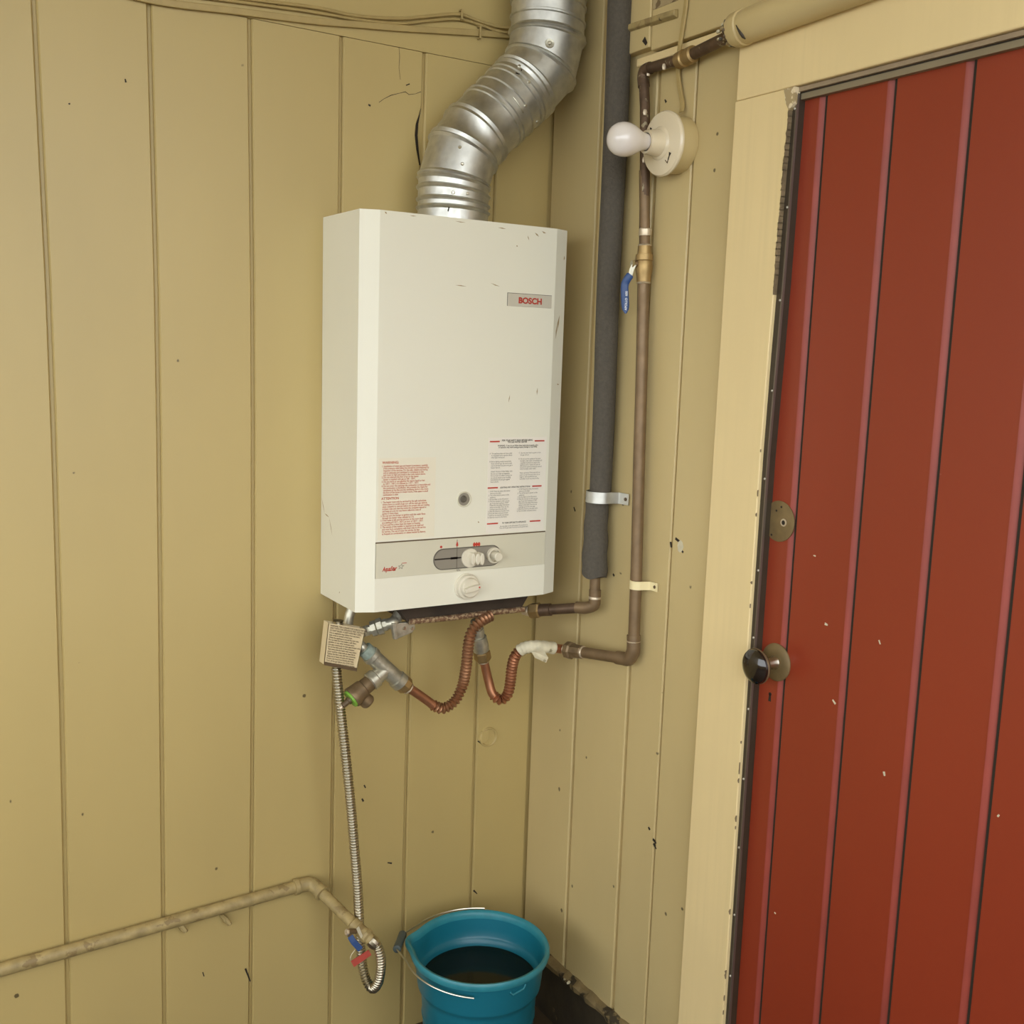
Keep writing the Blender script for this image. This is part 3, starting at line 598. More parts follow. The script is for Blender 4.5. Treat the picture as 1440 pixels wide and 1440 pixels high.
MB().lathe((hx-.002, hy, .906), (0, 0, 1), [(0, .0132), (.003, .0134), (.006, .0125)], 16).build('solder_ring', 'solder', hp)
hd = (V((hx-.016, hy+.026, .8822))-hn).normalized()
MB().tube([hn, V((hx-.016, hy+.026, .8822))], .0112, 16).build('cross_pipe', 'copperold', hp)
MB().lathe(hn, hd, [(.02, .0112), (.021, .0135), (.046, .0135), (.047, .0112)], 16).build('coupling', 'copperold', hp)
MB().lathe(hn, hd, [(-.004, .0145), (0, .017), (.002, .0175), (.018, .0175), (.021, .0145)], 6).build('union_nut', 'brass', hp, 20)
MB().lathe(hn, -hd, [(.002, .0115), (.006, .0125), (.009, .0112), (.022, .0075)], 16).build('ferrule', 'solder', hp)
# metal strap holding the foam
sz = 1.122
st = thing('pipe_strap', 'shiny metal strap clamping the dark foam sleeved pipe', 'pipe strap', (hx, hy, sz))
path = [(hx+.0288*math.cos(a), hy+.0285*math.sin(a), sz) for a in [PI*.30+PI*1.28*k/20 for k in range(21)]]
path += [(-.0075, hy-.033, sz), (-.0045, hy-.040, sz), (-.0035, hy-.062, sz)]
rings = []
for i, p in enumerate(path):
    q = V(path[min(i+1, len(path)-1)])-V(path[max(i-1, 0)]); n = V((q.y, -q.x, 0)).normalized()*.0009; p = V(p)
    rings.append([p-n+V((0, 0, -.0115)), p+n+V((0, 0, -.0115)), p+n+V((0, 0, .0115)), p-n+V((0, 0, .0115))])
MB().loft(rings).build('band', 'galv', st, 40)
MB().lathe((-.0045, hy-.053, sz), (-1, 0, 0), [(0, .004), (.002, .0035), (.0022, .0005)], 12).build('screw', 'tagedge', st)

# ------------------------------------------------------------------ cold copper pipe on the right wall
cp = thing('copper_pipe', 'brown copper water pipe running down the right wall past light bulb', 'pipe', (-.022, -.39, .80))
top = [(-0.0200, -0.3403, 1.9411), (-0.0220, -0.3520, 1.8817), (-0.0220, -0.3606, 1.7759), (-0.0220, -0.3681, 1.6561), (-0.0220, -0.3716, 1.6131)]
top[-1] = (top[-1][0], top[-1][1], top[-1][2])
MB().tube(top, .0098, 16).build('upper_riser', 'copperold', cp)
MB().tube([(-0.0220, -0.3595, 1.7629), (-0.0220, -0.3736, 1.6156)], .0101, 16).build('middle_riser', 'copper', cp)
low = [(-0.0220, -0.3738, 1.5593), (-0.0220, -0.3813, 1.4124), (-0.0220, -0.3880, 1.2185), (-0.0220, -0.3972, 0.9919), (-0.0220, -0.4003, 0.8394)]
MB().tube(low, .0118, 16).build('lower_riser', 'copper', cp)
ce = V((-0.0220, -0.4007, 0.8055)); cn = V((-0.0602, -0.2250, 0.7855))
cdv = (cn-ce).normalized()
MB().tube(spline([V((-0.0220, -0.3989, 0.8567)), ce+V((0, 0, .022)), ce+V((0, 0, .010))+cdv*.004, ce+cdv*.012, ce+cdv*.028, ce+cdv*.042], 5), .0138, 16).build('elbow', 'copper', cp)
MB().lathe(V((-0.0220, -0.3997, 0.8466)), (0, 0, -1), [(0, .0132), (.002, .0142), (.004, .0138)], 16).build('solder_ring', 'solder', cp)
MB().tube([ce+cdv*.03, cn], .0115, 16).build('cross_pipe', 'copper', cp)
MB().lathe(cn, -cdv, [(-.003, .0145), (.0, .0185), (.003, .019), (.012, .019), (.015, .0155), (.042, .0145), (.044, .0118)], 8).build('union_nut', 'brassdull', cp, 20)
MB().lathe(cn-cdv*.044, -cdv, [(0, .0128), (.002, .0135), (.004, .0122)], 16).build('solder_ring', 'solder', cp)
MB().lathe(cn, cdv, [(.001, .0135), (.004, .0145), (.007, .012)], 16).build('ferrule', 'solder', cp)
# top bend and run towards the lagging
te = V((-0.0200, -0.3394, 1.9516)); tb = V((-0.0220, -0.4558, 1.9469)); tg = V((-0.0340, -0.6079, 1.9561))
MB().tube(spline([V((-0.0200, -0.3431, 1.9199)), te+V((0, 0, -.012)), te+(tb-te).normalized()*.006+V((0, 0, -.002)), te+(tb-te).normalized()*.022], 6), .0115, 16).build('elbow', 'copperold', cp)
MB().tube([te+(tb-te).normalized()*.018, tb], .0098, 16).build('top_run', 'copperold', cp)
MB().tube([tb, tg], .0105, 16).build('top_run', 'copperold', cp)
td = (tg-tb).normalized()
MB().lathe(tb, td, [(-.012, .0105), (-.011, .0150), (.006, .0158), (.008, .0128), (.016, .0125), (.018, .0152), (.032, .0150), (.034, .0108)], 18).build('brass_coupling', 'brass', cp, 25)
for q in ((-0.0220, -0.3579, 1.9413), (-0.0300, -0.4137, 1.9404), (-0.0330, -0.3669, 1.8672), (-0.0300, -0.3681, 1.7805)):
    MB().sphere(q, .0045, 8, (1, .8, 1.6)).build('solder_blob', 'solder', cp)
# cream clip
cz = V((-0.0220, -0.4020, 0.9610))
cc = thing('pipe_clip', 'cream plastic clip holding brown copper pipe low on the right wall', 'pipe clip', cz)
path = [(cz.x+.0142*math.cos(a), cz.y+.0142*math.sin(a), cz.z) for a in [PI*.30+PI*1.22*k/16 for k in range(17)]]+[(-.0055, cz.y-.020, cz.z), (-.0035, cz.y-.026, cz.z), (-.003, cz.y-.040, cz.z)]
rings = []
for i, p in enumerate(path):
    q = V(path[min(i+1, len(path)-1)])-V(path[max(i-1, 0)]); n = V((q.y, -q.x, 0)).normalized()*.0012; p = V(p)
    rings.append([p-n+V((0, 0, -.0085)), p+n+V((0, 0, -.0085)), p+n+V((0, 0, .0085)), p-n+V((0, 0, .0085))])
MB().loft(rings).build('band', 'clip', cc, 40)
MB().lathe((-.004, cz.y-.033, cz.z), (-1, 0, 0), [(0, .0035), (.0016, .003), (.0018, .0005)], 12).build('nail', 'tagedge', cc)
# ball valve with blue lever
vt = V((-0.0220, -0.3720, 1.6224)); vb = V((-0.0220, -0.3745, 1.5512))
bv = thing('ball_valve', 'brass shutoff valve with blue lever in the copper pipe under bulb', 'valve', vb)
vd = (vb-vt)
L_ = vd.length
MB().lathe(vt, vd, [(0, .0105), (.0005, .0128), (L_*.24, .0135), (L_*.25, .0168), (L_*.40, .0172), (L_*.42, .0155), (L_*.55, .0170), (L_*.70, .0160), (L_*.84, .0142), (L_*.97, .0138), (L_, .0118)], 20).build('valve_body', 'brass', bv, 30)
MB().lathe(vt, vd, [(-.002, .0118), (0, .0138), (.002, .0125)], 16).build('solder_ring', 'solder', bv)
MB().lathe(vb, vd, [(-.002, .0132), (.0005, .0142), (.002, .0122)], 16).build('solder_ring', 'solder', bv)
MB().lathe(vt+V((0, 0, -.014)), (0, 0, 1), [(.032, .0118), (.036, .0125), (.044, .0125), (.046, .0108)], 14).build('solder_collar', 'solder', bv)
sc = V((-0.0450, -0.3678, 1.5862)); bc = vt+vd*.5
MB().tube([bc, sc], .0065, 12).build('stem', 'brassdull', bv)
sd = (sc-bc).normalized()
hexnut(sc-sd*.003, sd, .0075, .006).build('lever_nut', 'wire', bv, 20)
lp = [V((-0.0440, -0.3710, 1.5847)), V((-0.0470, -0.3679, 1.5753)), V((-0.0480, -0.3666, 1.5659)), V((-0.0520, -0.3614, 1.5565)), V((-0.0540, -0.3571, 1.5444)), V((-0.0540, -0.3601, 1.5201)), V((-0.0540, -0.3646, 1.4916))]
nrm = sd.cross(V((0, 0, 1))).cross(V((0, 0, 1))).normalized()
nr = V((-.70, -.72, 0))
MB().strip(lp[:4], nr, .0085, .0022).build('lever', 'galvdark', bv, 0)
P = spline(lp[2:], 4); rings = []
for i, p in enumerate(P):
    T = (P[min(i+1, len(P)-1)]-P[max(i-1, 0)]).normalized(); a = T.cross(nr).normalized(); t = i/(len(P)-1)
    w = .0076*(.8 if i == 0 else 1)*(math.sqrt(max(.05, 1-max(0, (t-.86)/.14)**2)))
    rings.append([p+a*w*math.cos(2*PI*k/12)+nr*.0032*math.sin(2*PI*k/12)+nr*.001 for k in range(12)])
gp = MB().loft(rings).build('lever_grip', 'blue', bv, 50)
mxr = Matrix((V((0, 0, 1)), V((nr.y, -nr.x, 0)).normalized(), nr.normalized())).transposed()
text('lever_print', 'APOLLO  600', 'whiteink', gp, V(lp[-1])+nr*.0046+V((0, 0, .006))-V((nr.y, -nr.x, 0))*.0022, .0062, mx=mxr, bold=.0001)

# thick painted lagging over the door head
pg = [(-0.0360, -0.6063, 1.9595), (-0.0360, -0.6467, 1.9605), (-.036, -1.62, 1.99)]
a, b = V(pg[0]), V(pg[2]); dl = (b-a).normalized()
lg = thing('pipe_lagging', 'thick tan painted pipe lagging running along above the door frame', 'pipe lagging', a)
rings = []; n = 20; u, w, _ = frame(dl)
for t, r in ((-.004, .018), (0, .0265), (.006, .029), (.024, .0300), (.026, .0275), (.030, .0285), (.10, .029), (.3, .0295), (1.0, .030)):
    rings.append([a+dl*t+(u*math.cos(2*PI*j/n)+w*math.sin(2*PI*j/n))*r*(1+.02*math.sin(5*j+9*t)) for j in range(n)])
MB().loft(rings).build('sleeve', 'paint2', lg)
for k in range(84):
    ang = random.uniform(0, 2*PI); t = -.034*random.random()**1.6; rr = .0095+(.0165*(1+t/.034))*random.uniform(.75, 1.05)
    q = a+dl*t+(u*math.cos(ang)+w*math.sin(ang))*rr; r_ = random.uniform(.0022, .0046)
    MB().sphere(q, r_, 6, (1, random.uniform(.6, 1.6), random.uniform(.6, 1.2))).build('frayed_scrap', ('tagedge', 'oldpaint', 'strip', 'chip', 'tape')[k % 5], lg, 0)
P = [a+dl*(.030+.010*math.sin(x*1.4))+(V((-1, 0, 0))*math.cos(x)+V((0, 0, -1))*math.sin(x))*.0288 for x in (.15, .4, .65, .9, 1.1)]
MB().tube(P, [.0006, .0016, .0026, .0030, .0012], 6).build('torn_slit', 'strip', lg, 0)

# ------------------------------------------------------------------ lamp holder with bulb
lc = V((0, -.436, 1.801))
lh = thing('lamp_holder', 'round white porcelain lampholder with a bare opal bulb on right wall', 'lamp', lc)
ax = V((-1, .035, -.035)).normalized()
MB().lathe(lc+V((-.0002, 0, 0)), (-1, 0, 0), [(0, .0515), (.004, .052), (.032, .051), (.037, .050)], 40).build('mounting_box', 'paint2', lh)
MB().lathe(lc, ax, [(.034, .0555), (.036, .058), (.040, .0585), (.044, .056), (.047, .045), (.049, .030), (.052, .0275), (.053, .0245), (.062, .0235), (.066, .0225), (.077, .0215), (.080, .0205), (.080, .0165), (.070, .0160)], 48).build('porcelain_plate', 'porcelain', lh)
MB().lathe(lc, ax, [(.070, .0155), (.079, .0155)], 24).build('socket_shell', 'dark', lh)
MB().lathe(lc, ax, [(.076, .0145), (.082, .0150), (.090, .0165), (.098, .0200), (.106, .0245), (.115, .0282), (.125, .0302), (.134, .0300), (.143, .0276), (.151, .0222), (.156, .0150), (.1585, .0075), (.159, .0005)], 40).build('bulb', 'bulb', lh)
u = V((0, -1, 0)); w = V((0, 0, 1))
for py, pz, ang in ((.040, .008, .9), (-.031, .031, .9)):
    q = lc+ax*.0478+u*(-py)*1+w*0
for dy_, dz_ in ((-.029, -.026), (.030, .026)):
    q = lc+ax*.0468+V((0, dy_, dz_)); t = V((0, -.45, .9)).normalized()
    MB().tube([q-t*.007, q, q+t*.006], [.0016, .0018, .0036], 8).build('keyhole_slot', 'dark', lh)
q = lc+ax*.0475+V((0, -.024, -.038)); MB().tube([q+V((0, .006, .006)), q, q+V((0, -.004, .012))], .0008, 6).build('scratch', 'tagedge', lh)
q = lc+ax*.047+V((0, -.014, .035)); MB().lathe(q, ax, [(0, .003), (.0015, .0025), (.0015, .0003)], 10).build('plug_dot', 'porcelain', lh)
# painted cable down to the lamp
pts = spline([(-0.0190, -0.4538, 2.1216), (-0.0180, -0.4550, 2.0491), (-0.0180, -0.4498, 2.0077), (-0.0170, -0.4421, 1.9691), (-0.0060, -0.4271, 1.9466), (-0.0040, -0.4294, 1.9152), (-0.0040, -0.4403, 1.8818), (-0.0060, -0.4458, 1.8680), (-0.0100, -0.4474, 1.8571)], 6)
fc = MB().strip(pts, (-1, 0, 0), .0100, .0045).build('lamp_cable', 'wirepaint', smooth=0, bevel=.0015)
tag(fc, 'flat painted cable dropping down the right wall to the lampholder', 'cable')

# ------------------------------------------------------------------ cables stapled along the fascia
def cable(pts, r, label):
    o = MB().tube(spline(pts, 8), r, 8).build('fascia_cable', 'wirepaint'); return tag(o, label, 'cable', None)
cable([(-0.8708, -0.0080, 2.0278), (-0.7076, -0.0080, 2.0332), (-0.5574, -0.0080, 2.0442), (-0.4704, -0.0080, 2.0448), (-0.3796, -0.0080, 2.0561), (-0.3138, -0.0080, 2.0722), (-0.2448, -0.0090, 2.0886), (-0.1990, -0.0080, 2.0848), (-0.1534, -0.0120, 2.0809), (-0.1120, -0.0180, 2.0841)], .0034, 'uppermost thin painted cable on the fascia, humped under the small staple')
cable([(-0.8708, -0.0070, 2.0140), (-0.7073, -0.0070, 2.0262), (-0.5570, -0.0070, 2.0356), (-0.4699, -0.0070, 2.0386), (-0.3789, -0.0070, 2.0471), (-0.3067, -0.0070, 2.0656), (-0.2440, -0.0080, 2.0794), (-0.1982, -0.0070, 2.0782), (-0.1491, -0.0110, 2.0721), (-0.1119, -0.0185, 2.0741)], .0030, 'middle thin painted cable on the fascia, just below the uppermost one')
fp = spline([(-0.9297, -0.0045, 2.0032), (-0.8340, -0.0045, 2.0004), (-0.7066, -0.0045, 2.0097), (-0.5559, -0.0045, 2.0197), (-0.4687, -0.0045, 2.0290), (-0.3776, -0.0045, 2.0386), (-0.1963, -0.0045, 2.0610), (-0.1031, -0.0045, 2.0717), (-0.0244, -0.0045, 2.0839), (0.0719, -0.0045, 2.1051)], 6)
tag(MB().strip(fp, (0, -1, 0), .0125, .0055).build('flat_cable', 'wirepaint', smooth=0, bevel=.0018), 'wide flat painted cable running lowest along the fascia to the flue', 'cable')
for c, h, lab in (((-0.2404, -0.0040, 2.0879), .020, 'small painted staple over the two thin cables left of the flue'), ((-0.1960, -0.0040, 2.0612), .026, 'painted clip across the wide flat cable beside the flue')):
    c = V(c); m = MB().box(c+V((-.0022, -.013, -h/2)), c+V((.0022, -.0095, h/2)))
    m.box(c+V((-.0022, -.0125, h/2-.003)), c+V((.0022, 0.0, h/2))).box(c+V((-.0022, -.0125, -h/2)), c+V((.0022, 0.0, -h/2+.003)))
    tag(m.build('cable_clip', 'wirepaint', smooth=0, bevel=.0008), lab, 'clip')

# ------------------------------------------------------------------ flexible copper connectors under the heater
def tapered(P, a, b): return [a+(b-a)*i/(len(P)-1) for i in range(len(P))]
te_ = dict(a=V((-0.4725, -0.1100, 0.8007)), b=V((-0.3980, -0.1200, 0.7262)))
# 1: from the tee round and up to the heater
f1 = thing('copper_connector', 'left corrugated copper connector looping from the pipe tee up to heater', 'pipe connector', te_['b'])
p0 = V((-0.3881, -0.1200, 0.7188))
s1 = spline([p0, V((-0.3669, -0.1210, 0.7039)), V((-0.3398, -0.1240, 0.6824)), V((-0.3243, -0.1270, 0.6701)), V((-0.3054, -0.1300, 0.6636)), V((-0.2808, -0.1340, 0.6783)), V((-0.2645, -0.1370, 0.7128)), V((-0.2646, -0.1500, 0.7583)), V((-0.2665, -0.1600, 0.8072)), V((-0.2617, -0.1650, 0.8353)), V((-0.2418, -0.1650, 0.8530)), V((-0.2151, -0.1600, 0.8613))], 10)
cut = 30
MB().tube(s1[:cut+1], .0098, 14).build('plain_end', 'copperb', f1)
P, rr = corrugated(s1[cut-2:], .0100, .0078, .0024); MB().tube(P, rr, 14).build('corrugated_tube', 'copperflex', f1, 60)
dn = (p0-te_['a']).normalized()
MB().lathe(p0-dn*.022, dn, [(0, .016), (.002, .0185), (.020, .0185), (.022, .016), (.026, .0135), (.028, .0105)], 8).build('union_nut', 'brass', f1, 20)
MB().lathe(p0, dn, [(.002, .0128), (.006, .0135), (.009, .0105)], 16).build('ferrule', 'solder', f1)
# 2: right one
f2 = thing('copper_connector', 'right corrugated copper connector with taped end joining the copper pipe', 'pipe connector', (-0.2058, -0.1200, 0.7585))
n2 = V((-0.2075, -0.1200, 0.7571))
fe = cn+cdv*.004
s2 = spline([n2, V((-0.2003, -0.1210, 0.7343)), V((-0.1940, -0.1240, 0.7073)), V((-0.1870, -0.1320, 0.6784)), V((-0.1716, -0.1400, 0.6657)), V((-0.1589, -0.1480, 0.6791)), V((-0.1572, -0.1550, 0.7111)), V((-0.1597, -0.1630, 0.7437)), V((-0.1587, -0.1740, 0.7716)), V((-0.1472, -0.1860, 0.7890)), V((-0.1223, -0.2000, 0.7943)), fe+cdv*.02, fe], 10)
MB().tube(s2[:34], .0100, 14).build('plain_end', 'copperb', f2)
P, rr = corrugated(s2[32:92], .0100, .0076, .0024); MB().tube(P, rr, 14).build('corrugated_tube', 'copperb', f2, 60)
MB().tube(s2[88:], .0100, 14).build('plain_end', 'copperb', f2)
P = s2[86:108]; tp = MB().tube(P, [.0132+.0008*math.sin(i*1.9) for i in range(len(P))], 14).build('tape_wrap', 'tape', f2, 40)
q = P[8]+V((0, -.011, -.008)); e = V((-0.1038, -0.2100, 0.7587))
MB().add([q+V((0, 0, .004)), q+V((.006, 0, -.004)), V((-0.1332, -0.2100, 0.7733)), e, V((-0.0974, -0.2080, 0.7684)), P[16]+V((0, -.012, -.006))], [(0, 1, 2), (0, 2, 3, 4), (0, 4, 5)]).build('tape_tail', 'tape', tp, 0)
u2 = V((-0.2296, -0.1300, 0.8280)); dd = (n2-u2).normalized()
MB().lathe(n2, -dd, [(-.006, .0125), (-.004, .0165), (0, .0185), (.017, .0185), (.019, .016)], 6).build('union_nut', 'brass', f2, 20)
MB().lathe(n2, dd, [(.002, .0128), (.006, .0138), (.010, .0105)], 16).build('ferrule', 'solder', f2)
L2 = (n2-u2).length
MB().lathe(u2-dd*.02, dd, [(0, .0115), (.02, .012), (.021, .0135), (.034, .0138), (.035, .0122), (.040, .0122), (.041, .0165), (L2*.55+.02, .0178), (L2*.72+.02, .0170), (L2*.74+.02, .0145), (L2+.003, .0140)], 16).build('galvanised_nipple', 'galvdark', f2, 25)

# ------------------------------------------------------------------ pipe tee with drain valve
ta = te_['a']; dt = (te_['b']-ta).normalized()
tee = thing('pipe_tee', 'grey galvanised pipe tee under the heater left of copper loops', 'pipe fitting', ta)
LT = (te_['b']-ta).length
MB().lathe(ta+dt*.006, dt, [(0, .0165), (.001, .0190), (.010, .0195), (.012, .0170), (LT-.026, .0172), (LT-.024, .0200), (LT-.010, .0200), (LT-.009, .0165)], 22).build('tee_body', 'galvdark', tee, 30)
MB().lathe(ta-dt*.011, dt, [(0, .0130), (.001, .0165), (.016, .0170), (.020, .0160), (.021, .012)], 14).build('corroded_bush', 'teal', tee, 25)
tc_ = ta+dt*(LT*.5+.002); bd = (V((-0.4705, -0.1180, 0.7386))-tc_)
bl = bd.length; bd.normalize()
MB().lathe(tc_, bd, [(.0, .0165), (bl-.018, .0168), (bl-.016, .0195), (bl-.002, .0200), (bl, .0165)], 20).build('tee_branch', 'galvdark', tee, 30)
# elbow pipe from the tee up behind the tag
MB().tube(spline([ta-dt*.004, ta-dt*.02, V((-0.4888, -0.0860, 0.8203)), V((-0.5029, -0.0820, 0.8447)), V((-0.5017, -0.0820, 0.8697)), V((-0.4927, -0.0820, 0.8954))], 6), .0105, 12).build('feed_pipe', 'galvdark', tee)
dv = thing('drain_valve', 'dull brown drain valve with green ring hanging off the grey tee', 'valve', tc_+bd*bl)
o = tc_+bd*(bl-.004)
MB().lathe(o, bd, [(0, .0150), (.004, .0165), (.020, .0170), (.022, .0195), (.026, .0200), (.042, .0215), (.048, .0225), (.052, .0215), (.053, .0150)], 20).build('valve_body', 'brassdull', dv, 30)
MB().lathe(o, bd, [(.051, .0185), (.053, .0195), (.0565, .0190), (.057, .012)], 20).build('green_ring', 'green', dv)
MB().lathe(o, bd, [(.055, .0085), (.062, .0082), (.063, .0062), (.076, .0060), (.077, .0030)], 12).build('stem', 'tagedge', dv)
MB().lathe(o, bd, [(.078, .0055), (.081, .0058), (.084, .0052)], 12).build('stem_tip', 'solder', dv)
side = dt.cross(V((0, 1, 0))).normalized(); q = o+bd*.036
MB().lathe(q, dt, [(.0, .0140), (.020, .0150), (.030, .0155), (.034, .0130), (.034, .008)], 16).build('side_outlet', 'brassdull', dv, 30)

# ------------------------------------------------------------------ gas connection: valve bracket, hose, tag
gb = thing('gas_inlet', 'grey gas inlet union and bracket under the heater beside paper tag', 'pipe fitting', (-0.4338, -0.1200, 0.8463))
g0 = V((-0.4858, -0.1000, 0.8398)); g1 = V((-0.4379, -0.1250, 0.8583)); gd = (g1-g0).normalized(); gl_ = (g1-g0).length
MB().lathe(g0, gd, [(0, .0105)]+[(gl_*.05+.0028*k, .0118 if k % 2 else .0102) for k in range(7)]+[(gl_*.42, .0105), (gl_*.43, .0160), (gl_*.60, .0165), (gl_*.61, .0140), (gl_*.66, .0175), (gl_*.84, .0180), (gl_*.86, .013), (gl_, .013)], 8).build('union', 'galvdark', gb, 25)
MB().tube(spline([g1-gd*.004, g1+gd*.012, V((-0.4191, -0.1250, 0.8652)), V((-0.4074, -0.1200, 0.8777))], 5), .0115, 12).build('inlet_elbow', 'galvdark', gb)
b0 = [V(q_) for q_ in ((-0.4301, -0.1400, 0.8625), (-0.3831, -0.1400, 0.8619), (-0.3803, -0.1400, 0.8468), (-0.3874, -0.1400, 0.8386), (-0.4208, -0.1400, 0.8290), (-0.4287, -0.1400, 0.8328))]
MB().prism(b0, (0, .010, 0)).build('bracket', 'galvdark', gb, 0, bevel=.002)
MB().prism([(-0.4353, -0.1460, 0.8644), (-0.4259, -0.1460, 0.8634), (-0.4221, -0.1460, 0.8306), (-0.4300, -0.1460, 0.8300)], (0, .012, 0)).build('bracket_lip', 'galvdark', gb, 0, bevel=.0015)
for q in ((-0.3886, -0.1420, 0.8481), (-0.4062, -0.1420, 0.8501)): MB().lathe(q, (0, -1, 0), [(-.001, .0036), (.001, .003), (.001, .0005)], 12).build('screw', 'wire', gb)

gh = thing('gas_hose', 'corrugated steel gas hose hanging down the wall and looping at bottom', 'hose', (-0.5443, -0.1120, 0.8346))
hs_ = spline([V((-0.5367, -0.1110, 0.8742)), V((-0.5408, -0.1110, 0.8340)), V((-0.5403, -0.1110, 0.7755)), V((-0.5319, -0.1150, 0.6870)), V((-0.5207, -0.1200, 0.5821)), V((-0.5094, -0.1220, 0.4744)), V((-0.5004, -0.1220, 0.3799)), V((-0.4931, -0.1220, 0.2999)), V((-0.4890, -0.1220, 0.2325)), V((-0.4868, -0.1260, 0.1733)), V((-0.4840, -0.1320, 0.1308)), V((-0.4797, -0.1450, 0.1013)), V((-0.4741, -0.1650, 0.0947)), V((-0.4694, -0.1820, 0.1218)), V((-0.4680, -0.1880, 0.1610)), V((-0.4715, -0.1880, 0.1856)), V((-0.4768, -0.1850, 0.2027)), V((-0.4823, -0.1830, 0.2095))], 10)
P, rr = corrugated(hs_, .0092, .0062, .0013); MB().tube(P, rr, 14).build('corrugated_tube', 'steel', gh, 60)
MB().lathe(V((-0.4809, -0.1835, 0.2062)), V((-0.4915, -0.1750, 0.2173))-V((-0.4809, -0.1835, 0.2062)), [(-.004, .0118), (0, .0128), (.006, .0132), (.012, .012)], 12).build('hose_nut', 'steel', gh, 25)

# paper tag wrapped round the top of the hose
tq = [V(p) for p in ((-0.5627, -0.1235, 0.8741), (-0.4839, -0.1235, 0.8526), (-0.5020, -0.1235, 0.7689), (-0.5717, -0.1235, 0.7910))]
tg_ = thing('hose_tag', 'yellowed printed instruction tag wrapped round the hose below heater corner', 'tag', (tq[0]+tq[2])/2)
tb_ = [q+V((0, .025, 0)) for q in tq]; m = MB(); th = .0012
ew = (tq[1]-tq[0]).normalized()*th
for a_, b_ in (((tq[0], tq[1], tq[2], tq[3]), V((0, th, 0))), ((tb_[0], tb_[1], tb_[2], tb_[3]), V((0, -th, 0))), ((tq[0], tq[3], tb_[3], tb_[0]), ew), ((tq[1], tq[2], tb_[2], tb_[1]), -ew)): m.prism(a_, b_)
m.build('tag_sleeve', 'tagpaper', tg_, 0)
ex = (tq[1]-tq[0]).normalized(); ez = ((tq[0]-tq[3])).normalized(); ey = V((0, -1, 0))
dn_ = tq[3]+ez*.001
MB().prism([tq[3]+ey*.0006+ex*.001-ez*.001, tq[2]+ey*.0006-ez*.001, tq[2]+ey*.0006+ez*.006, tq[3]+ey*.0006+ez*.006], (0, -.0006, 0)).build('dark_band', 'tagedge', tg_, 0)
tx = "WARNING THIS CONNECTOR IS MADE FOR USE\nONLY WITH THE APPLIANCE FIRST INSTALLED\nDO NOT REUSE. A USED HOSE MAY LEAK.\nFire or explosion may follow from any bend,\nkink, twist or stretch of the hose.\nWhen the appliance is moved fit a new one.\nDo not hide the hose inside a wall, floor,\npartition or any other enclosed space.\nUse pipe compound on male pipe threads only,\nnot on the flare ends of the connector.\nTest every joint for leaks with soap water;\nnever look for a leak with an open flame.\nTighten the flare nuts with two wrenches.\nKeep out of reach of acids and cleaners.\nProtect the hose from knocks and heat.\nTurn off the gas before any of this work.\nRead the whole of this tag before starting."
mxt = Matrix((ex, ez, ey)).transposed()
text('tag_print', tx, 'tagedge', tg_, tq[0]+ex*.004-ez*.0055+ey*.0008, .0044, mx=mxt, sx=.84, space=1.06, bold=.0001)

# gas pipe along the wall, elbow, stub with blue lever valve
gp_ = thing('gas_pipe', 'tan painted gas pipe running low along the back wall to an elbow', 'pipe', (-0.5507, -0.0180, 0.2818))
e0 = V((-0.5539, -0.0180, 0.2810)); l0 = V((-1.1564, -0.0180, 0.2570)); dl = (l0-e0).normalized()
vs = V((-0.5053, -0.1450, 0.2309)); dvv = (vs-e0).normalized()
MB().tube([e0+dl*.012, e0+dl*.3, e0+dl*.6, l0, e0+dl*1.5], .0128, 14).build('wall_run', 'oldpaint', gp_)
MB().tube(spline([e0+dl*.036, e0+dl*.018, e0+dl*.004+dvv*.004, e0+dvv*.018, e0+dvv*.036], 6), .0150, 16).build('elbow', 'oldpaint', gp_)
for d_ in (dl, dvv): MB().lathe(e0+d_*.028, d_, [(0, .0150), (.001, .0168), (.010, .0168), (.011, .013)], 16).build('elbow_collar', 'oldpaint', gp_)
MB().tube([e0+dvv*.02, vs], .0120, 14).build('stub', 'oldpaint', gp_)
for c in ((-0.8265, -0.0080, 0.2487), (-0.7373, -0.0080, 0.2403)):
    c = V(c); m = MB().tube([c+V((-.006, .007, .010)), c+V((0, -.010, .004)), c+V((.006, -.012, -.004)), c+V((.012, -.004, -.010))], [.004, .006, .005, .002], 8)
    tag(m.build('pipe_hook', 'oldpaint'), 'painted pipe hook under the gas pipe, ' + ('left of the other one' if c.x < -.75 else 'right of the other one'), 'hook')
gv = thing('gas_valve', 'small gas valve with blue lever and red tag above bucket', 'valve', vs)
ve = V((-0.4855, -0.1760, 0.2115)); vv = (ve-vs).normalized(); lv = (ve-vs).length
MB().lathe(vs-vv*.012, vv, [(0, .0125), (.002, .0145), (.016, .0150), (.018, .0130), (lv*.6+.012, .0138), (lv*.62+.012, .0155), (lv+.002, .0155), (lv+.006, .0125), (lv+.014, .0120)], 12).build('valve_body', 'oldpaint', gv, 30)
vm = vs+vv*lv*.3
s0 = V((-0.5306, -0.1600, 0.2344))
MB().tube([vm, s0], .0055, 10).build('stem', 'brassdull', gv)
hexnut(s0-V((0, .002, 0)), (s0-vm), .0068, .005).build('stem_nut', 'solder', gv, 20)
lp = [s0, V((-0.5266, -0.1620, 0.2250)), V((-0.5209, -0.1670, 0.2135)), V((-0.5076, -0.1730, 0.1958))]
nr = V((-.2, -.95, .2)).normalized()
MB().strip([s0+V((-.001, -.002, .003)), lp[1]], nr, .009, .002).build('lever', 'brassdull', gv, 0)
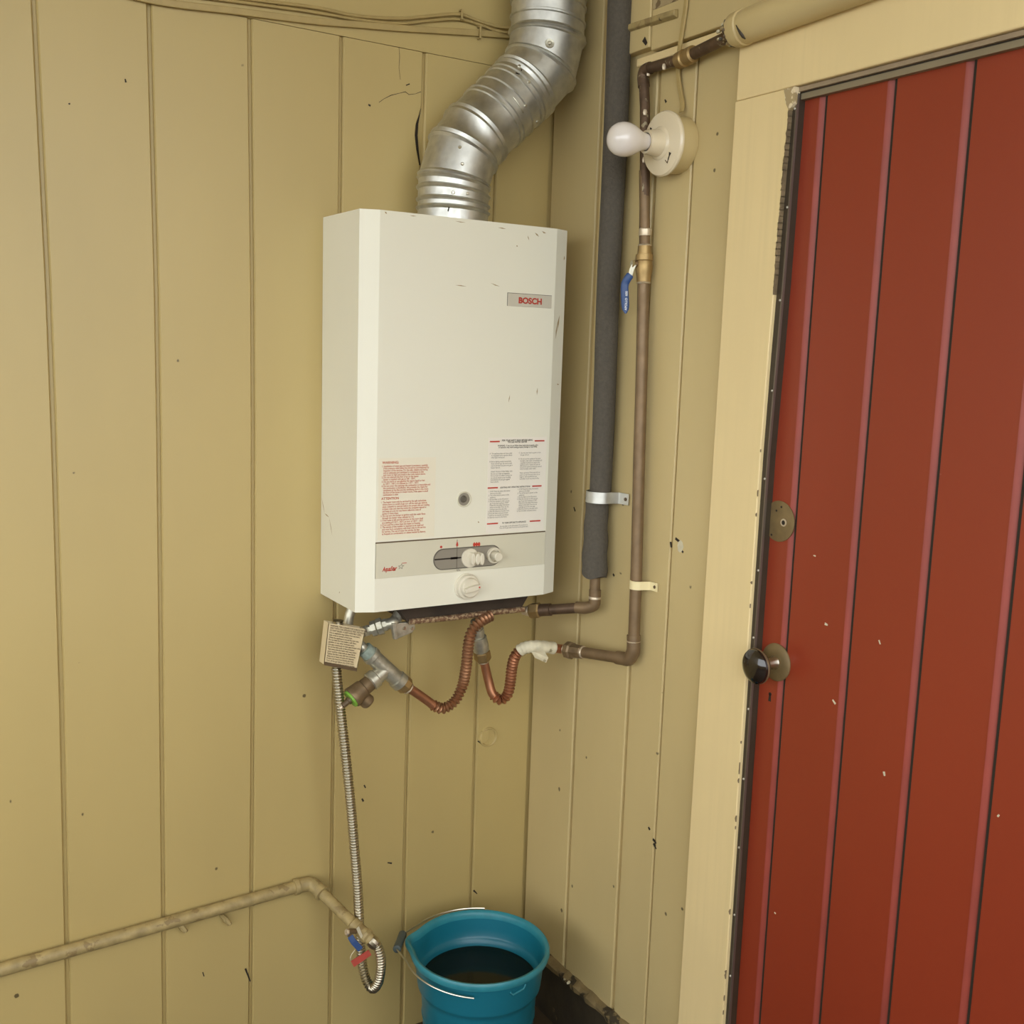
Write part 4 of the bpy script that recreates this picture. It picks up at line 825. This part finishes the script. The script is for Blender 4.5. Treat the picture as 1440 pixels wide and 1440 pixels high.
MB().strip(lp[1:], nr, .0125, .0042).build('lever_grip', 'blue', gv, 0, bevel=.0015)
MB().prism([(-0.5315, -0.1800, 0.1798), (-0.4926, -0.1800, 0.1936), (-0.4861, -0.1800, 0.1808), (-0.5243, -0.1800, 0.1653)], (0, .0014, 0)).build('red_tag', 'tagred', gv, 0)
MB().tube(spline([(-0.5197, -0.1720, 0.1971), (-0.5291, -0.1760, 0.1910), (-0.5314, -0.1780, 0.1834), (-0.5273, -0.1795, 0.1752)], 5), .0008, 6).build('tag_string', 'tape', gv)
MB().prism([(-0.5110, -0.1720, 0.2460), (-0.5028, -0.1720, 0.2236), (-0.5011, -0.1720, 0.2090), (-0.5107, -0.1720, 0.2273), (-0.5171, -0.1720, 0.2430)], (0, .001, 0)).build('paper_slip', 'tape', gv, 0)

# ------------------------------------------------------------------ bucket
bx, by, bz = -.262, -.237, ZF
bk = thing('bucket', 'teal plastic bucket with wire handle on the floor below the heater', 'bucket', (bx, by, ZF))
sp_dir = math.atan2(-.09, -.115) + PI*0                              # direction of the pouring lip
to_cam = math.atan2(-2.042-by, -1.339-bx); right = to_cam+PI/2       # seen from the porch
sp_dir = to_cam-PI/2-.12
def bring(z, r, lip=0, n=96):
    out = []
    for j in range(n):
        a = 2*PI*j/n; d = (a-sp_dir+PI) % (2*PI)-PI
        rr = r+lip*math.exp(-(d/.17)**2)
        out.append((bx+rr*math.cos(a), by+rr*math.sin(a), ZF+z))
    return out
outer = [(.002, .106, 0), (0.010, .109, 0), (.216, .1225, 0), (.226, .1245, 0), (.231, .1300, 0), (.236, .1310, .001), (.275, .1345, .006), (.299, .1385, .013)]
inner = [(.299, .1355, .013), (.275, .1325, .006), (.258, .1300, .002), (.2535, .1275, 0), (.250, .1235, 0), (.235, .1215, 0), (.02, .104, 0), (.012, .098, 0), (.010, .002, 0)]
rings = [bring(z, r, l) for z, r, l in [(.002, .002, 0)]+outer]+[bring(z, r, l) for z, r, l in inner]
MB().loft(rings, cap=False).build('bucket_body', 'tealplastic', bk, 50)
rim = [(.297, .1380, .013), (.298, .1455, .014), (.304, .1475, .014), (.310, .1472, .014), (.3135, .1445, .014), (.3125, .1395, .014), (.307, .1360, .013), (.297, .1350, .013)]
MB().loft([bring(*q) for q in rim], cap=False).build('rim', 'tealrim', bk, 60)
MB().add(bring(.239, .1221), [tuple(range(96))]).build('water', 'water', bk, 0)  # dark smooth disc across the bucket below the inner step
def rp(a, r, z): return V((bx+r*math.cos(a), by+r*math.sin(a), ZF+z))
# raised pad and moulded ring below the rim
for z in (.165,): MB().loft([bring(z-.003, .1190), bring(z-.001, .1206), bring(z+.002, .1208), bring(z+.004, .1196)], cap=False).build('moulded_ring', 'tealplastic', bk)
a0 = to_cam+.62
m = MB(); m.tube([rp(a0-.14, .1365, .284), rp(a0-.10, .1375, .277), rp(a0+.1, .1375, .281), rp(a0+.14, .1365, .288)], .0022, 6); m.build('moulded_mark', 'tealrim', bk)
# wire bail folded down on the lip side, with its grip beyond the lip
af, ab = to_cam-.06, to_cam-PI-.05
gpos = rp(sp_dir, .1725, .304)
tan = V((-math.sin(sp_dir), math.cos(sp_dir), 0))
g_a, g_b = gpos+tan*-.03, gpos+tan*.03
if (g_a-rp(af, .13, .27)).length > (g_b-rp(af, .13, .27)).length: g_a, g_b = g_b, g_a
def arc(a0, a1, r0, r1, z0, z1, n=8): return [rp(a0+(a1-a0)*k/n, r0+(r1-r0)*(k/n), z0+(z1-z0)*k/n) for k in range(n+1)]
fr = arc(af, sp_dir+.42, .1480, .1590, .286, .300)
bkp = arc(ab, sp_dir-.38, .1500, .1600, .314, .309)
if True:
    w1 = spline(fr+[g_a], 5); w2 = spline(bkp+[g_b], 5)
MB().tube(w1, .0019, 8).build('handle_wire', 'wire', bk)
MB().tube(w2, .0019, 8).build('handle_wire', 'wire', bk)
MB().tube([g_a+(g_a-g_b)*.02, g_a, gpos, g_b, g_b+(g_b-g_a)*.02], [.006, .0088, .0085, .0088, .006], 14).build('handle_grip', 'greyplastic', bk)
